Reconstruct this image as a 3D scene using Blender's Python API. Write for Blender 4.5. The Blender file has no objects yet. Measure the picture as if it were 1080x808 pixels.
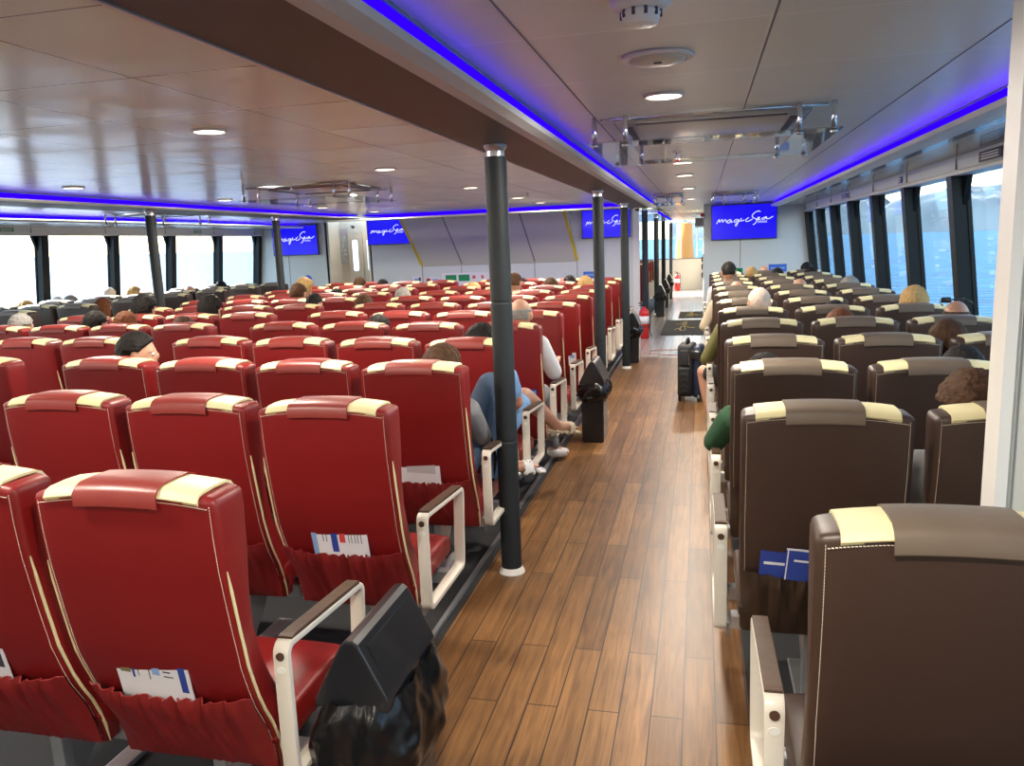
import bpy, bmesh, math, random
from mathutils import Vector, Matrix
from mathutils import noise as mnoise

S = bpy.context.scene
C = S.collection
PI = math.pi
rnd = random.Random(7)

# ------------------------------------------------------------------ camera
def cam_axes(yaw, pit, rol):
    cy, sy = math.cos(yaw), math.sin(yaw)
    fw = Vector((-sy*math.cos(pit), cy*math.cos(pit), -math.sin(pit)))
    r = Vector((cy, sy, 0)); d = fw.cross(r)
    cr, sr = math.cos(rol), math.sin(rol)
    return cr*r + sr*d, -sr*r + cr*d, fw
RX, DX, FW = cam_axes(.236723519, .172807978, .0387976957)
EYE = Vector((0, 0, 1.65))
cd = bpy.data.cameras.new('camera'); cam = bpy.data.objects.new('camera', cd); C.objects.link(cam)
M = Matrix((RX, -DX, -FW)).transposed().to_4x4(); M.translation = EYE
cam.matrix_world = M
cd.sensor_width = 36; cd.lens = 36*836.32/1080; cd.clip_end = 9000; cd.clip_start = .03
S.camera = cam
def proj(p):
    v = Vector(p) - EYE
    z = v.dot(FW)
    return (540+836.32*v.dot(RX)/z, 404+836.32*v.dot(DX)/z) if z > .05 else (-9999, -9999)

# ------------------------------------------------------------------ light
S.view_settings.view_transform = 'Standard'
S.view_settings.look = 'None'
S.view_settings.gamma = 1
S.view_settings.use_curve_mapping = False
S.view_settings.exposure = 0.15
S.cycles.use_denoising = True
S.cycles.max_bounces = 7
S.cycles.transparent_max_bounces = 16
S.cycles.sample_clamp_indirect = 20
SKY_STRENGTH = 0.62
SUN_ENERGY = 24
LAMP_W = 36.0
LED_E = 1.2
SUN_AZ, SUN_EL = math.radians(-72), math.radians(36)      # azimuth measured from +Y towards +X
w = bpy.data.worlds.new('sky'); S.world = w; w.use_nodes = True
nt = w.node_tree; bg = nt.nodes['Background']
sky = nt.nodes.new('ShaderNodeTexSky'); sky.sky_type = 'NISHITA'; sky.sun_disc = False
sky.sun_elevation = SUN_EL; sky.sun_rotation = SUN_AZ; sky.air_density = 1.2; sky.dust_density = 0.6
nt.links.new(sky.outputs[0], bg.inputs[0]); bg.inputs[1].default_value = SKY_STRENGTH
sd = bpy.data.lights.new('sun', 'SUN'); sd.energy = SUN_ENERGY; sd.angle = math.radians(.6); sd.color = (1, .95, .88)
so = bpy.data.objects.new('sun', sd); C.objects.link(so)
sv = Vector((math.sin(SUN_AZ)*math.cos(SUN_EL), math.cos(SUN_AZ)*math.cos(SUN_EL), math.sin(SUN_EL)))
so.rotation_euler = sv.to_track_quat('Z', 'Y').to_euler()

# ------------------------------------------------------------------ materials
MATS = {}
def mat(name, col, rough=.5, metal=0, spec=.5, emit=None, es=1, bump=None, coat=0, noise=None, sheen=0):
    if name in MATS: return MATS[name]
    m = bpy.data.materials.new(name); m.use_nodes = True
    n = m.node_tree.nodes; l = m.node_tree.links; p = n['Principled BSDF']
    p.inputs['Base Color'].default_value = (*col, 1); p.inputs['Roughness'].default_value = rough
    p.inputs['Metallic'].default_value = metal; p.inputs['Specular IOR Level'].default_value = spec
    p.inputs['Coat Weight'].default_value = coat
    if emit: p.inputs['Emission Color'].default_value = (*emit, 1); p.inputs['Emission Strength'].default_value = es
    tc = n.new('ShaderNodeTexCoord')
    if name.startswith('hair'): p.inputs['Specular IOR Level'].default_value = .18; p.inputs['Roughness'].default_value = .65
    if noise:                                   # (scale, amount) colour variation
        t = n.new('ShaderNodeTexNoise'); t.inputs['Scale'].default_value = noise[0]; t.inputs['Detail'].default_value = 5
        l.new(tc.outputs['Object'], t.inputs[0])
        x = n.new('ShaderNodeMix'); x.data_type = 'RGBA'
        x.inputs[6].default_value = (*[max(0, c*(1-noise[1])) for c in col], 1)
        x.inputs[7].default_value = (*[min(1, c*(1+noise[1])) for c in col], 1)
        l.new(t.outputs[0], x.inputs[0]); l.new(x.outputs[2], p.inputs['Base Color'])
    if bump:                                    # (scale, strength, distance)
        t = n.new('ShaderNodeTexNoise'); t.inputs['Scale'].default_value = bump[0]; t.inputs['Detail'].default_value = 4
        l.new(tc.outputs['Object'], t.inputs[0])
        b = n.new('ShaderNodeBump'); b.inputs['Strength'].default_value = bump[1]; b.inputs['Distance'].default_value = bump[2]
        l.new(t.outputs[0], b.inputs['Height']); l.new(b.outputs[0], p.inputs['Normal'])
    MATS[name] = m
    return m
RED = mat('red_leather', (.195, .0065, .007), .42, bump=(60, .12, .004), noise=(4, .12))
REDC = mat('red_cover_leather', (.24, .032, .026), .38, bump=(30, .2, .004), noise=(9, .15))
REDP = mat('red_pocket_fabric', (.19, .006, .006), .6, bump=(45, .3, .005))
BRN = mat('brown_leather', (.047, .0255, .018), .42, bump=(60, .12, .004), noise=(4, .12))
BRNC = mat('brown_cover_leather', (.135, .10, .072), .45, bump=(30, .15, .004), noise=(9, .12))
BRNP = mat('brown_pocket_fabric', (.04, .022, .013), .55, bump=(45, .3, .005))
CREAM = mat('cream_leather', (.74, .66, .38), .45, bump=(60, .1, .003))
STITCH = mat('stitch_thread', (.7, .62, .5), .8)
ARMW = mat('armrest_white', (.66, .62, .54), .35, noise=(15, .05))
ARMP = mat('armrest_wood', (.075, .042, .027), .5, spec=.3, noise=(40, .3))
ALU = mat('aluminium', (.55, .57, .6), .35, .8)
CHROME = mat('chrome', (.8, .8, .82), .12, 1)
GREYM = mat('grey_seat_metal', (.25, .26, .28), .45, .3)
PILM = mat('pillar_sleeve', (.020, .025, .030), .58, spec=.3, bump=(80, .2, .002), noise=(8, .2))
WHITE = mat('white_paint', (.78, .77, .74), .4)
WALLM = mat('wall_panel', (.62, .66, .66), .38)
WALLC = mat('wall_cream', (.66, .60, .48), .45)
SEAMM = mat('seam_grey', (.2, .21, .22), .6)
BEAMM = mat('beam_brown', (.060, .038, .029), .5, noise=(3, .1))
SOFM = mat('soffit_grey', (.22, .22, .21), .25, coat=.3)
MULM = mat('mullion_dark', (.006, .010, .012), .4, spec=.25)
CARP = mat('dark_carpet', (.012, .013, .016), .8, bump=(200, .3, .003))
BLACKP = mat('black_plastic', (.012, .013, .016), .28, coat=.2)
BAGM = mat('black_bag_plastic', (.006, .006, .007), .27, spec=.35, bump=(14, .35, .006))
GREYP = mat('slanted_panel_grey', (.60, .59, .54), .5)
YEL = mat('yellow_tape', (.75, .55, .03), .5)
PAPER = mat('paper_white', (.75, .74, .78), .5)
BLUEP = mat('print_blue', (.03, .06, .32), .5)
LBLUEP = mat('print_light_blue', (.25, .4, .7), .5)
REDPR = mat('print_red', (.65, .06, .06), .5)
GREENP = mat('print_green', (0, .25, .09), .5)
DARKP = mat('print_dark', (.05, .05, .08), .5)
EXTR = mat('extinguisher_red', (.55, .01, .012), .25, coat=.5)
BLED = mat('led_blue', (.0, .0, .1), .6, spec=0, emit=(.026, 0, 1), es=LED_E)
SCRB = mat('screen_blue', (.0, .0, .05), .3, emit=(.006, .0, .78), es=1)
SCRW = mat('screen_white', (.1, .1, .1), .3, emit=(.8, .85, 1), es=1)
LAMPM = mat('lamp_diffuser', (.8, .8, .8), .4, emit=(1, .88, .68), es=6)
SKIN = mat('skin', (.50, .27, .18), .5, noise=(20, .08))
SKINT = mat('skin_tan', (.42, .22, .14), .5, noise=(20, .08))
EYEM = mat('eye_white', (.8, .8, .8), .2)
JEANS = mat('blue_denim', (.035, .062, .115), .8, bump=(60, .4, .006), noise=(12, .3))
HAIRS = dict(black=mat('hair_black', (.012, .010, .010), .5, bump=(60, .8, .01), noise=(40, .5)),
             brown=mat('hair_brown', (.06, .028, .014), .5, bump=(60, .8, .01), noise=(40, .5)),
             blond=mat('hair_blond', (.42, .27, .11), .5, bump=(60, .8, .01), noise=(40, .4)),
             grey=mat('hair_grey', (.25, .24, .23), .6, bump=(60, .8, .01), noise=(40, .5)),
             white=mat('hair_white', (.65, .63, .6), .6, bump=(60, .8, .01), noise=(40, .2)),
             stubble=mat('hair_stubble', (.52, .42, .36), .6, noise=(60, .25)), auburn=mat('hair_auburn', (.14, .045, .018), .5, bump=(60, .8, .01), noise=(40, .5)))
def cloth(name, col): return mat(name, col, .85, bump=(25, .4, .01), noise=(10, .12))
CL = dict(white=cloth('cloth_white', (.7, .7, .7)), navy=cloth('cloth_navy', (.02, .03, .08)), grey=cloth('cloth_grey', (.2, .2, .21)),
          olive=cloth('cloth_olive', (.13, .12, .035)), green=cloth('cloth_green', (.015, .06, .025)), black=cloth('cloth_black', (.012, .012, .014)),
          beige=cloth('cloth_beige', (.5, .42, .3)), blue=cloth('cloth_blue', (.1, .22, .5)), lblue=cloth('cloth_light_blue', (.2, .38, .66)))

def panel_mat(name, col, col2, rough, sx, sy, ox=0, oy=0, mort=.004, warp=.004):
    """painted metal ceiling panels: square grid of thin seams, a slight warp in each sheet"""
    m = mat(name, col, rough); n = m.node_tree.nodes; l = m.node_tree.links; p = n['Principled BSDF']
    g = n.new('ShaderNodeNewGeometry'); mp = n.new('ShaderNodeMapping'); mp.inputs['Location'].default_value = (ox, oy, 0)
    l.new(g.outputs['Position'], mp.inputs[0])
    b = n.new('ShaderNodeTexBrick'); b.offset = 0; b.squash = 1
    b.inputs['Scale'].default_value = 1; b.inputs['Mortar Size'].default_value = mort; b.inputs['Mortar Smooth'].default_value = 0
    b.inputs['Brick Width'].default_value = sx; b.inputs['Row Height'].default_value = sy
    b.inputs['Color1'].default_value = (*col, 1); b.inputs['Color2'].default_value = (*[c*.94 for c in col], 1); b.inputs['Mortar'].default_value = (*col2, 1)
    l.new(mp.outputs[0], b.inputs[0]); l.new(b.outputs[0], p.inputs['Base Color'])
    t = n.new('ShaderNodeTexNoise'); t.inputs['Scale'].default_value = 1.7; t.inputs['Detail'].default_value = 1
    l.new(g.outputs['Position'], t.inputs[0])
    bp = n.new('ShaderNodeBump'); bp.inputs['Distance'].default_value = warp*4; bp.inputs['Strength'].default_value = .5
    l.new(t.outputs[0], bp.inputs['Height']); l.new(bp.outputs[0], p.inputs['Normal'])
    return m
CEILA = panel_mat('ceiling_panels_aisle', (.76, .77, .70), (.88, .87, .84), .3, .645, .652, .467, -2.25+.652*4, .0045)
CEILC = panel_mat('ceiling_panels_centre', (.76, .83, .75), (.13, .12, .11), .22, .642, .66, 1.766+.642*12, -2.32+.66*12, .0035, .006)
CEILL = panel_mat('ceiling_panels_port', (.76, .80, .74), (.12, .12, .12), .22, .87, .87, 0, 0.2, .004)

def wood_mat():
    m = mat('plank_floor', (.3, .13, .04), .38); n = m.node_tree.nodes; l = m.node_tree.links; p = n['Principled BSDF']
    g = n.new('ShaderNodeNewGeometry')
    s = n.new('ShaderNodeSeparateXYZ'); cb = n.new('ShaderNodeCombineXYZ'); l.new(g.outputs['Position'], s.inputs[0])
    ad = n.new('ShaderNodeMath'); ad.operation = 'ADD'; ad.inputs[1].default_value = 11.1-.055; l.new(s.outputs[0], ad.inputs[0])
    ay = n.new('ShaderNodeMath'); ay.operation = 'ADD'; ay.inputs[1].default_value = 20; l.new(s.outputs[1], ay.inputs[0])
    l.new(ay.outputs[0], cb.inputs[0]); l.new(ad.outputs[0], cb.inputs[1])
    b = n.new('ShaderNodeTexBrick'); b.offset = .37; b.offset_frequency = 2; b.squash = 1
    for k, v in (('Scale', 1), ('Mortar Size', .0028), ('Mortar Smooth', .1), ('Bias', 0), ('Brick Width', 1.15), ('Row Height', .111)): b.inputs[k].default_value = v
    b.inputs['Color1'].default_value = (.33, .165, .060, 1); b.inputs['Color2'].default_value = (.18, .085, .032, 1); b.inputs['Mortar'].default_value = (.03, .014, .007, 1)
    l.new(cb.outputs[0], b.inputs[0])
    mp = n.new('ShaderNodeMapping'); mp.inputs['Scale'].default_value = (1.6, 26, 1); l.new(cb.outputs[0], mp.inputs[0])
    t = n.new('ShaderNodeTexNoise'); t.inputs['Scale'].default_value = 1.5; t.inputs['Detail'].default_value = 7; t.inputs['Distortion'].default_value = 1.2
    l.new(mp.outputs[0], t.inputs[0])
    cr = n.new('ShaderNodeValToRGB'); cr.color_ramp.elements[0].position = .3; cr.color_ramp.elements[0].color = (.45, .42, .4, 1)
    cr.color_ramp.elements[1].position = .7; cr.color_ramp.elements[1].color = (1.0, 1.0, 1.0, 1); l.new(t.outputs[0], cr.inputs[0])
    t2 = n.new('ShaderNodeTexNoise'); t2.inputs['Scale'].default_value = 5; t2.inputs['Detail'].default_value = 4; l.new(cb.outputs[0], t2.inputs[0])
    x = n.new('ShaderNodeMix'); x.data_type = 'RGBA'; x.blend_type = 'MULTIPLY'; x.inputs[0].default_value = 1
    l.new(b.outputs[0], x.inputs[6]); l.new(cr.outputs[0], x.inputs[7])
    x2 = n.new('ShaderNodeMix'); x2.data_type = 'RGBA'; x2.blend_type = 'OVERLAY'; x2.inputs[0].default_value = .35
    l.new(x.outputs[2], x2.inputs[6]); l.new(t2.outputs[0], x2.inputs[7]); l.new(x2.outputs[2], p.inputs['Base Color'])
    bp = n.new('ShaderNodeBump'); bp.inputs['Distance'].default_value = .002; bp.inputs['Strength'].default_value = .4
    l.new(t.outputs[0], bp.inputs['Height']); l.new(bp.outputs[0], p.inputs['Normal'])
    return m
WOOD = wood_mat()
TILE = panel_mat('entrance_tiles', (.36, .31, .27), (.16, .14, .12), .22, .145, .145, 0, 0, .0035, .0005)

def sea_mat():
    m = mat('sea_water', (.02, .15, .36), .42, spec=.45); n = m.node_tree.nodes; l = m.node_tree.links; p = n['Principled BSDF']
    g = n.new('ShaderNodeNewGeometry'); mp = n.new('ShaderNodeMapping'); mp.inputs['Scale'].default_value = (.5, 1.1, 1); l.new(g.outputs['Position'], mp.inputs[0])
    t = n.new('ShaderNodeTexNoise'); t.inputs['Scale'].default_value = .55; t.inputs['Detail'].default_value = 8; l.new(mp.outputs[0], t.inputs[0])
    bp = n.new('ShaderNodeBump'); bp.inputs['Distance'].default_value = 1.3; bp.inputs['Strength'].default_value = 1
    l.new(t.outputs[0], bp.inputs['Height']); l.new(bp.outputs[0], p.inputs['Normal'])
    cr = n.new('ShaderNodeValToRGB'); cr.color_ramp.elements[0].position = .38; cr.color_ramp.elements[0].color = (.001, .045, .115, 1)
    cr.color_ramp.elements[1].position = .66; cr.color_ramp.elements[1].color = (.005, .12, .26, 1); l.new(t.outputs[0], cr.inputs[0]); l.new(cr.outputs[0], p.inputs['Base Color'])
    return m
SEA = sea_mat()
def hill_mat():
    m = mat('hazy_mountain', (.3, .42, .52), .9); n = m.node_tree.nodes; l = m.node_tree.links; p = n['Principled BSDF']
    g = n.new('ShaderNodeNewGeometry'); mp = n.new('ShaderNodeMapping'); mp.inputs['Scale'].default_value = (.006, .006, .02); l.new(g.outputs['Position'], mp.inputs[0])
    t = n.new('ShaderNodeTexNoise'); t.inputs['Scale'].default_value = 1.5; t.inputs['Detail'].default_value = 9; l.new(mp.outputs[0], t.inputs[0])
    s = n.new('ShaderNodeSeparateXYZ'); l.new(g.outputs['Position'], s.inputs[0])
    mr = n.new('ShaderNodeMapRange'); mr.inputs[1].default_value = 20; mr.inputs[2].default_value = 260; mr.inputs[3].default_value = -.22; mr.inputs[4].default_value = .22; l.new(s.outputs[2], mr.inputs[0])
    a = n.new('ShaderNodeMath'); l.new(t.outputs[0], a.inputs[0]); l.new(mr.outputs[0], a.inputs[1])
    cr = n.new('ShaderNodeValToRGB'); cr.color_ramp.elements[0].position = .5; cr.color_ramp.elements[0].color = (.05, .09, .12, 1)  # bluish haze of distance put into the rock and snow colours
    cr.color_ramp.elements[1].position = .62; cr.color_ramp.elements[1].color = (.16, .185, .20, 1); l.new(a.outputs[0], cr.inputs[0]); l.new(cr.outputs[0], p.inputs['Base Color'])
    return m
HILL = hill_mat()
def glass_mat():
    m = bpy.data.materials.new('window_glass'); m.use_nodes = True; n = m.node_tree.nodes; l = m.node_tree.links
    n.clear(); o = n.new('ShaderNodeOutputMaterial'); t = n.new('ShaderNodeBsdfTransparent'); g = n.new('ShaderNodeBsdfGlossy')
    t.inputs[0].default_value = (.97, .99, .995, 1); g.inputs['Roughness'].default_value = .02
    f = n.new('ShaderNodeLayerWeight'); f.inputs[0].default_value = .5; pw = n.new('ShaderNodeMath'); pw.operation = 'POWER'; pw.inputs[1].default_value = 5
    mr = n.new('ShaderNodeMapRange'); mr.inputs[3].default_value = .02; mr.inputs[4].default_value = .6; x = n.new('ShaderNodeMixShader')
    l.new(f.outputs['Facing'], pw.inputs[0]); l.new(pw.outputs[0], mr.inputs[0]); l.new(mr.outputs[0], x.inputs[0]); l.new(t.outputs[0], x.inputs[1]); l.new(g.outputs[0], x.inputs[2]); l.new(x.outputs[0], o.inputs[0])
    return m
GLASS = glass_mat()
def acrylic():
    m = bpy.data.materials.new('smoked_acrylic'); m.use_nodes = True; n = m.node_tree.nodes; l = m.node_tree.links
    n.clear(); o = n.new('ShaderNodeOutputMaterial'); t = n.new('ShaderNodeBsdfTransparent'); g = n.new('ShaderNodeBsdfGlossy')
    t.inputs[0].default_value = (.78, .8, .82, 1); g.inputs['Roughness'].default_value = .03
    x = n.new('ShaderNodeMixShader'); x.inputs[0].default_value = .33
    l.new(t.outputs[0], x.inputs[1]); l.new(g.outputs[0], x.inputs[2]); l.new(x.outputs[0], o.inputs[0])
    return m
ACR = acrylic()

# ------------------------------------------------------------------ helpers
def link(o, parent=None):
    C.objects.link(o)
    if parent: o.parent = parent
    return o
def obj(name, bm, m, parent=None, smooth=False, loc=None):
    me = bpy.data.meshes.new(name)
    if isinstance(bm, bmesh.types.BMesh):
        bm.to_mesh(me); bm.free()
    else: me = bm
    for mm in (m if isinstance(m, (list, tuple)) else [m]): me.materials.append(mm)
    if smooth:
        for p in me.polygons: p.use_smooth = True
    o = bpy.data.objects.new(name, me); link(o, parent)
    if loc: o.location = loc
    return o
def tag(o, label, cat=None, group=None, kind=None):
    if label: o['label'] = label
    if cat: o['category'] = cat
    if group: o['group'] = group
    if kind: o['kind'] = kind
    return o
def thing(name, label, cat, loc=(0, 0, 0), rz=0, group=None):
    o = bpy.data.objects.new(name, None); link(o); o.location = loc; o.rotation_euler = (0, 0, rz); o.empty_display_size = .1
    return tag(o, label, cat, group)
def struct(name, bm, m, parent=None, smooth=False):
    o = obj(name, bm, m, parent, smooth)
    if not parent: o['kind'] = 'structure'
    return o
def box(bm, x0, x1, y0, y1, z0, z1, bev=0, mi=0):
    vs = [bm.verts.new((x, y, z)) for x in (x0, x1) for y in (y0, y1) for z in (z0, z1)]
    fs = [bm.faces.new([vs[i] for i in f]) for f in ((0, 1, 3, 2), (4, 6, 7, 5), (0, 4, 5, 1), (2, 3, 7, 6), (0, 2, 6, 4), (1, 5, 7, 3))]
    for f in fs: f.material_index = mi
    if bev:
        es = list({e for f in fs for e in f.edges})
        bmesh.ops.bevel(bm, geom=es, offset=bev, segments=2, affect='EDGES', profile=.6)
    return vs
def nb(): return bmesh.new()
def bx(*a, **k):
    bm = nb(); box(bm, *a, **k); return bm
def tube(bm, pts, r, n=8, cap=True):
    """round bar through pts; r a number or one per point"""
    pts = [Vector(p) for p in pts]; rings = []
    for i, p in enumerate(pts):
        a = pts[max(0, i-1)]; b = pts[min(len(pts)-1, i+1)]; d = (b-a).normalized()
        u = d.cross(Vector((0, 0, 1)))
        if u.length < .05: u = d.cross(Vector((0, 1, 0)))
        u.normalize(); v = d.cross(u); rr = r[i] if isinstance(r, (list, tuple)) else r
        rings.append([bm.verts.new(p+(u*math.cos(2*PI*k/n)+v*math.sin(2*PI*k/n))*rr) for k in range(n)])
    for a, b in zip(rings, rings[1:]):
        for k in range(n): bm.faces.new((a[k], a[(k+1) % n], b[(k+1) % n], b[k]))
    if cap: bm.faces.new(rings[0][::-1]); bm.faces.new(rings[-1])
def lathe(bm, prof, n=24, c=(0, 0, 0)):
    rings = [[bm.verts.new((c[0]+r*math.cos(2*PI*k/n), c[1]+r*math.sin(2*PI*k/n), c[2]+z)) for k in range(n)] for r, z in prof]
    for a, b in zip(rings, rings[1:]):
        for k in range(n): bm.faces.new((a[k], a[(k+1) % n], b[(k+1) % n], b[k]))
    bm.faces.new(rings[0][::-1]); bm.faces.new(rings[-1])
def prism(bm, poly, axis, a, b):
    """poly of 2-D points extruded along axis from a to b"""
    def P(u, v, t): return {'x': (t, u, v), 'y': (u, t, v), 'z': (u, v, t)}[axis]
    A = [bm.verts.new(P(u, v, a)) for u, v in poly]; B = [bm.verts.new(P(u, v, b)) for u, v in poly]
    bm.faces.new(A[::-1]); bm.faces.new(B); k = len(poly)
    for i in range(k): bm.faces.new((A[i], A[(i+1) % k], B[(i+1) % k], B[i]))
    bmesh.ops.recalc_face_normals(bm, faces=bm.faces[:])
def evalmesh(bm, mods):
    me = bpy.data.meshes.new('tmp'); bm.to_mesh(me); bm.free()
    o = bpy.data.objects.new('tmp', me); C.objects.link(o)
    for typ, kw in mods:
        md = o.modifiers.new('m', typ)
        for k, v in kw.items(): setattr(md, k, v)
    dg = bpy.context.evaluated_depsgraph_get(); dg.update()
    r = bpy.data.meshes.new_from_object(o.evaluated_get(dg))
    bpy.data.objects.remove(o); r.materials.clear()
    return r
def copy_tree(o, parent=None):
    c = o.copy(); C.objects.link(c); c.parent = parent
    for ch in o.children: copy_tree(ch, c)
    return c

# ------------------------------------------------------------------ levels
ZB, ZC, ZCC = 2.11, 2.20, 2.22        # beam underside, aisle ceiling, centre ceiling
YW = 14.3                             # end wall of the seating hall
YE = 26.5                             # front of the forward cabin
XR, XL = 1.68, -8.38                  # inner face of the window walls at their tops
SL = .113                             # window walls lean outwards towards the floor
ROWS = [1.50, 2.445] + [3.33+.872*k for k in range(0, 11)]
def zf(x):                            # deck camber: rises a little towards the centre line
    return 0 if x > -1.07 else min(.034, (-1.07-x)*.0155)

# ------------------------------------------------------------------ floor
bm = nb()
xs = [-8.75, -3.27, -1.07]
for a, b in zip(xs, xs[1:]):
    v = [bm.verts.new((x, y, z)) for x, y, z in ((a, -6, zf(a)), (b, -6, zf(b)), (b, YE, zf(b)), (a, YE, zf(a)))]; bm.faces.new(v)
v = [bm.verts.new((x, y, -.001)) for x, y in ((.17, -6), (2.1, -6), (2.1, YE), (.17, YE))]; bm.faces.new(v)
fl = struct('floor', bm, CARP); fl['label'] = 'dark carpet under the seat blocks'
YT = 11.3
bm = nb(); v = [bm.verts.new((x, y, 0)) for x, y in ((-1.07, -6), (.17, -6), (.17, YT), (-1.07, YT))]; bm.faces.new(v)
o = struct('floor', bm, WOOD); o['label'] = 'varnished wood plank floor of the aisle'
bm = nb(); v = [bm.verts.new((x, y, 0)) for x, y in ((-1.07, YT), (.17, YT), (.17, YE), (-1.07, YE))]; bm.faces.new(v)
o = struct('floor', bm, TILE); o['label'] = 'small tiled floor at the forward entrance'
for x0, x1 in ((-1.125, -1.105), ):
    struct('trim_1', bx(x0, x1, -6, YW, 0, .018), ALU)

# ------------------------------------------------------------------ ceiling
def plane(x0, x1, y0, y1, z, t=.03): return bx(x0, x1, y0, y1, z, z+t)
struct('ceiling', plane(-.86, 1.5, -6, YE, ZC), CEILA)
struct('ceiling', plane(-5.88, -.99, -6, YW, ZCC), CEILC)
struct('ceiling', plane(-8.3, -5.9, -6, YW, ZC), CEILL)
for x in (-.467, .183, .817): struct('trim_70', bx(x-.003, x+.003, -6, YE, ZC-.0015, ZC), SEAMM)
# brown beam over the pillar line, with its lit cove lip on the aisle side
bm = nb(); box(bm, -1.046, -.86, -6, 12.35, ZB, ZC-.002); box(bm, -.86, -.745, -6, 12.35, ZB, ZB+.02)
tb = struct('trim_2', bm, BEAMM); tb['label'] = 'dark brown beam casing along the aisle pillars'
bm = nb(); prism(bm, [(-.745, ZB-.002), (-.70, ZB-.002), (-.665, ZB+.012), (-.655, ZB+.028), (-.67, ZB+.022), (-.70, ZB+.012), (-.745, ZB+.012)], 'y', -6, 12.35)
struct('trim_3', bm, mat('lip_grey', (.42, .44, .46), .35))
bm = nb(); prism(bm, [(-1.058, ZB-.004), (-1.046, ZB-.004), (-1.046, ZB+.012), (-1.058, ZB+.012)], 'y', -6, 12.35); struct('trim_4', bm, ALU)
# port beam
bm = nb(); box(bm, -5.98, -5.86, -6, 12.35, 2.155, ZC-.002); box(bm, -5.86, -5.44, -6, 12.35, 2.155, 2.168); struct('trim_5', bm, BEAMM)
bm = nb(); prism(bm, [(-5.44, 2.15), (-5.39, 2.158), (-5.385, 2.17), (-5.44, 2.165)], 'y', -6, 11.8); struct('trim_6', bm, WHITE)
# right cove lip + soffit, left ones mirrored
def side(sgn, lip, xw, name):
    bm = nb(); a = (lip, ZB+.022); prism(bm, [(lip, ZB+.028), (lip+sgn*.01, ZB+.006), (lip+sgn*.06, ZB), (lip+sgn*.13, ZB), (lip+sgn*.13, ZB+.012), (lip+sgn*.05, ZB+.012)], 'y', -6, YW)
    struct(name[0], bm, WHITE)
    bm = nb(); box(bm, min(lip+sgn*.13, xw+sgn*.02), max(lip+sgn*.13, xw+sgn*.02), -6, YW, ZB+.004, ZB+.03); struct(name[1], bm, SOFM)
side(1, 1.14, XR, ('trim_7', 'trim_8')); side(-1, -7.42, XL, ('trim_9', 'trim_10'))
# end cove across the centre block
bm = nb(); box(bm, -5.75, -.99, 11.75, 11.95, ZB, ZB+.02); struct('trim_11', bm, WHITE)
LTUBE = mat('led_tube_blue', (0, 0, .1), .6, spec=0, emit=(.05, 0, 1), es=9)
def led(name, x0, x1, y0, y1, z, label, tube_at=None):
    o = thing(name, label, 'light strip', ((x0+x1)/2, (y0+y1)/2, z))
    b = nb(); box(b, x0-(x0+x1)/2, x1-(x0+x1)/2, y0-(y0+y1)/2, y1-(y0+y1)/2, .0, .012); obj('light_diffuser', b, BLED, o)
    b = nb(); h = (x1-x0)/2; box(b, -h-.006, h+.006, -(y1-y0)/2, (y1-y0)/2, .012, .017); obj('channel', b, ALU, o)
    if tube_at:
        b = nb(); tx_, tz_ = tube_at[0]-(x0+x1)/2, tube_at[1]-z; box(b, tx_-.008, tx_+.008, -(y1-y0)/2, (y1-y0)/2, tz_, tz_+.008); obj('led_tape', b, LTUBE, o)  # hidden second emitter added to throw a blue halo on the ceiling
    return o
led('led_strip', -.83, -.69, -6, 12.3, ZC-.02, 'blue glowing light strip in the cove right of the dark brown beam', (-.77, ZB+.022))
led('led_strip', 1.19, 1.38, -6, YW-.05, ZC-.02, 'blue glowing light strip in the ceiling edge above the right windows', (1.225, ZB+.014))
led('led_strip', -5.74, -5.40, -6, 12.2, ZCC-.02, 'blue glowing light strip along the far left edge of the centre ceiling', (-5.62, 2.17))
led('led_strip', -7.86, -7.55, -6, YW-.05, ZC-.02, 'thin blue light strip just above the left windows', (-7.52, ZB+.014))
led('led_strip', -5.36, -1.08, 12.3, 13.4, ZCC-.02, 'blue glowing light strip running across the far end of the centre ceiling')
led('led_strip', -5.0, -.82, 15.0, 15.06, 2.13, 'short purple light strip across the forward cabin ceiling')
led('led_strip', -.80, -.74, 15.1, 22, 2.135, 'purple light strip along the forward cabin ceiling edge')

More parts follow.
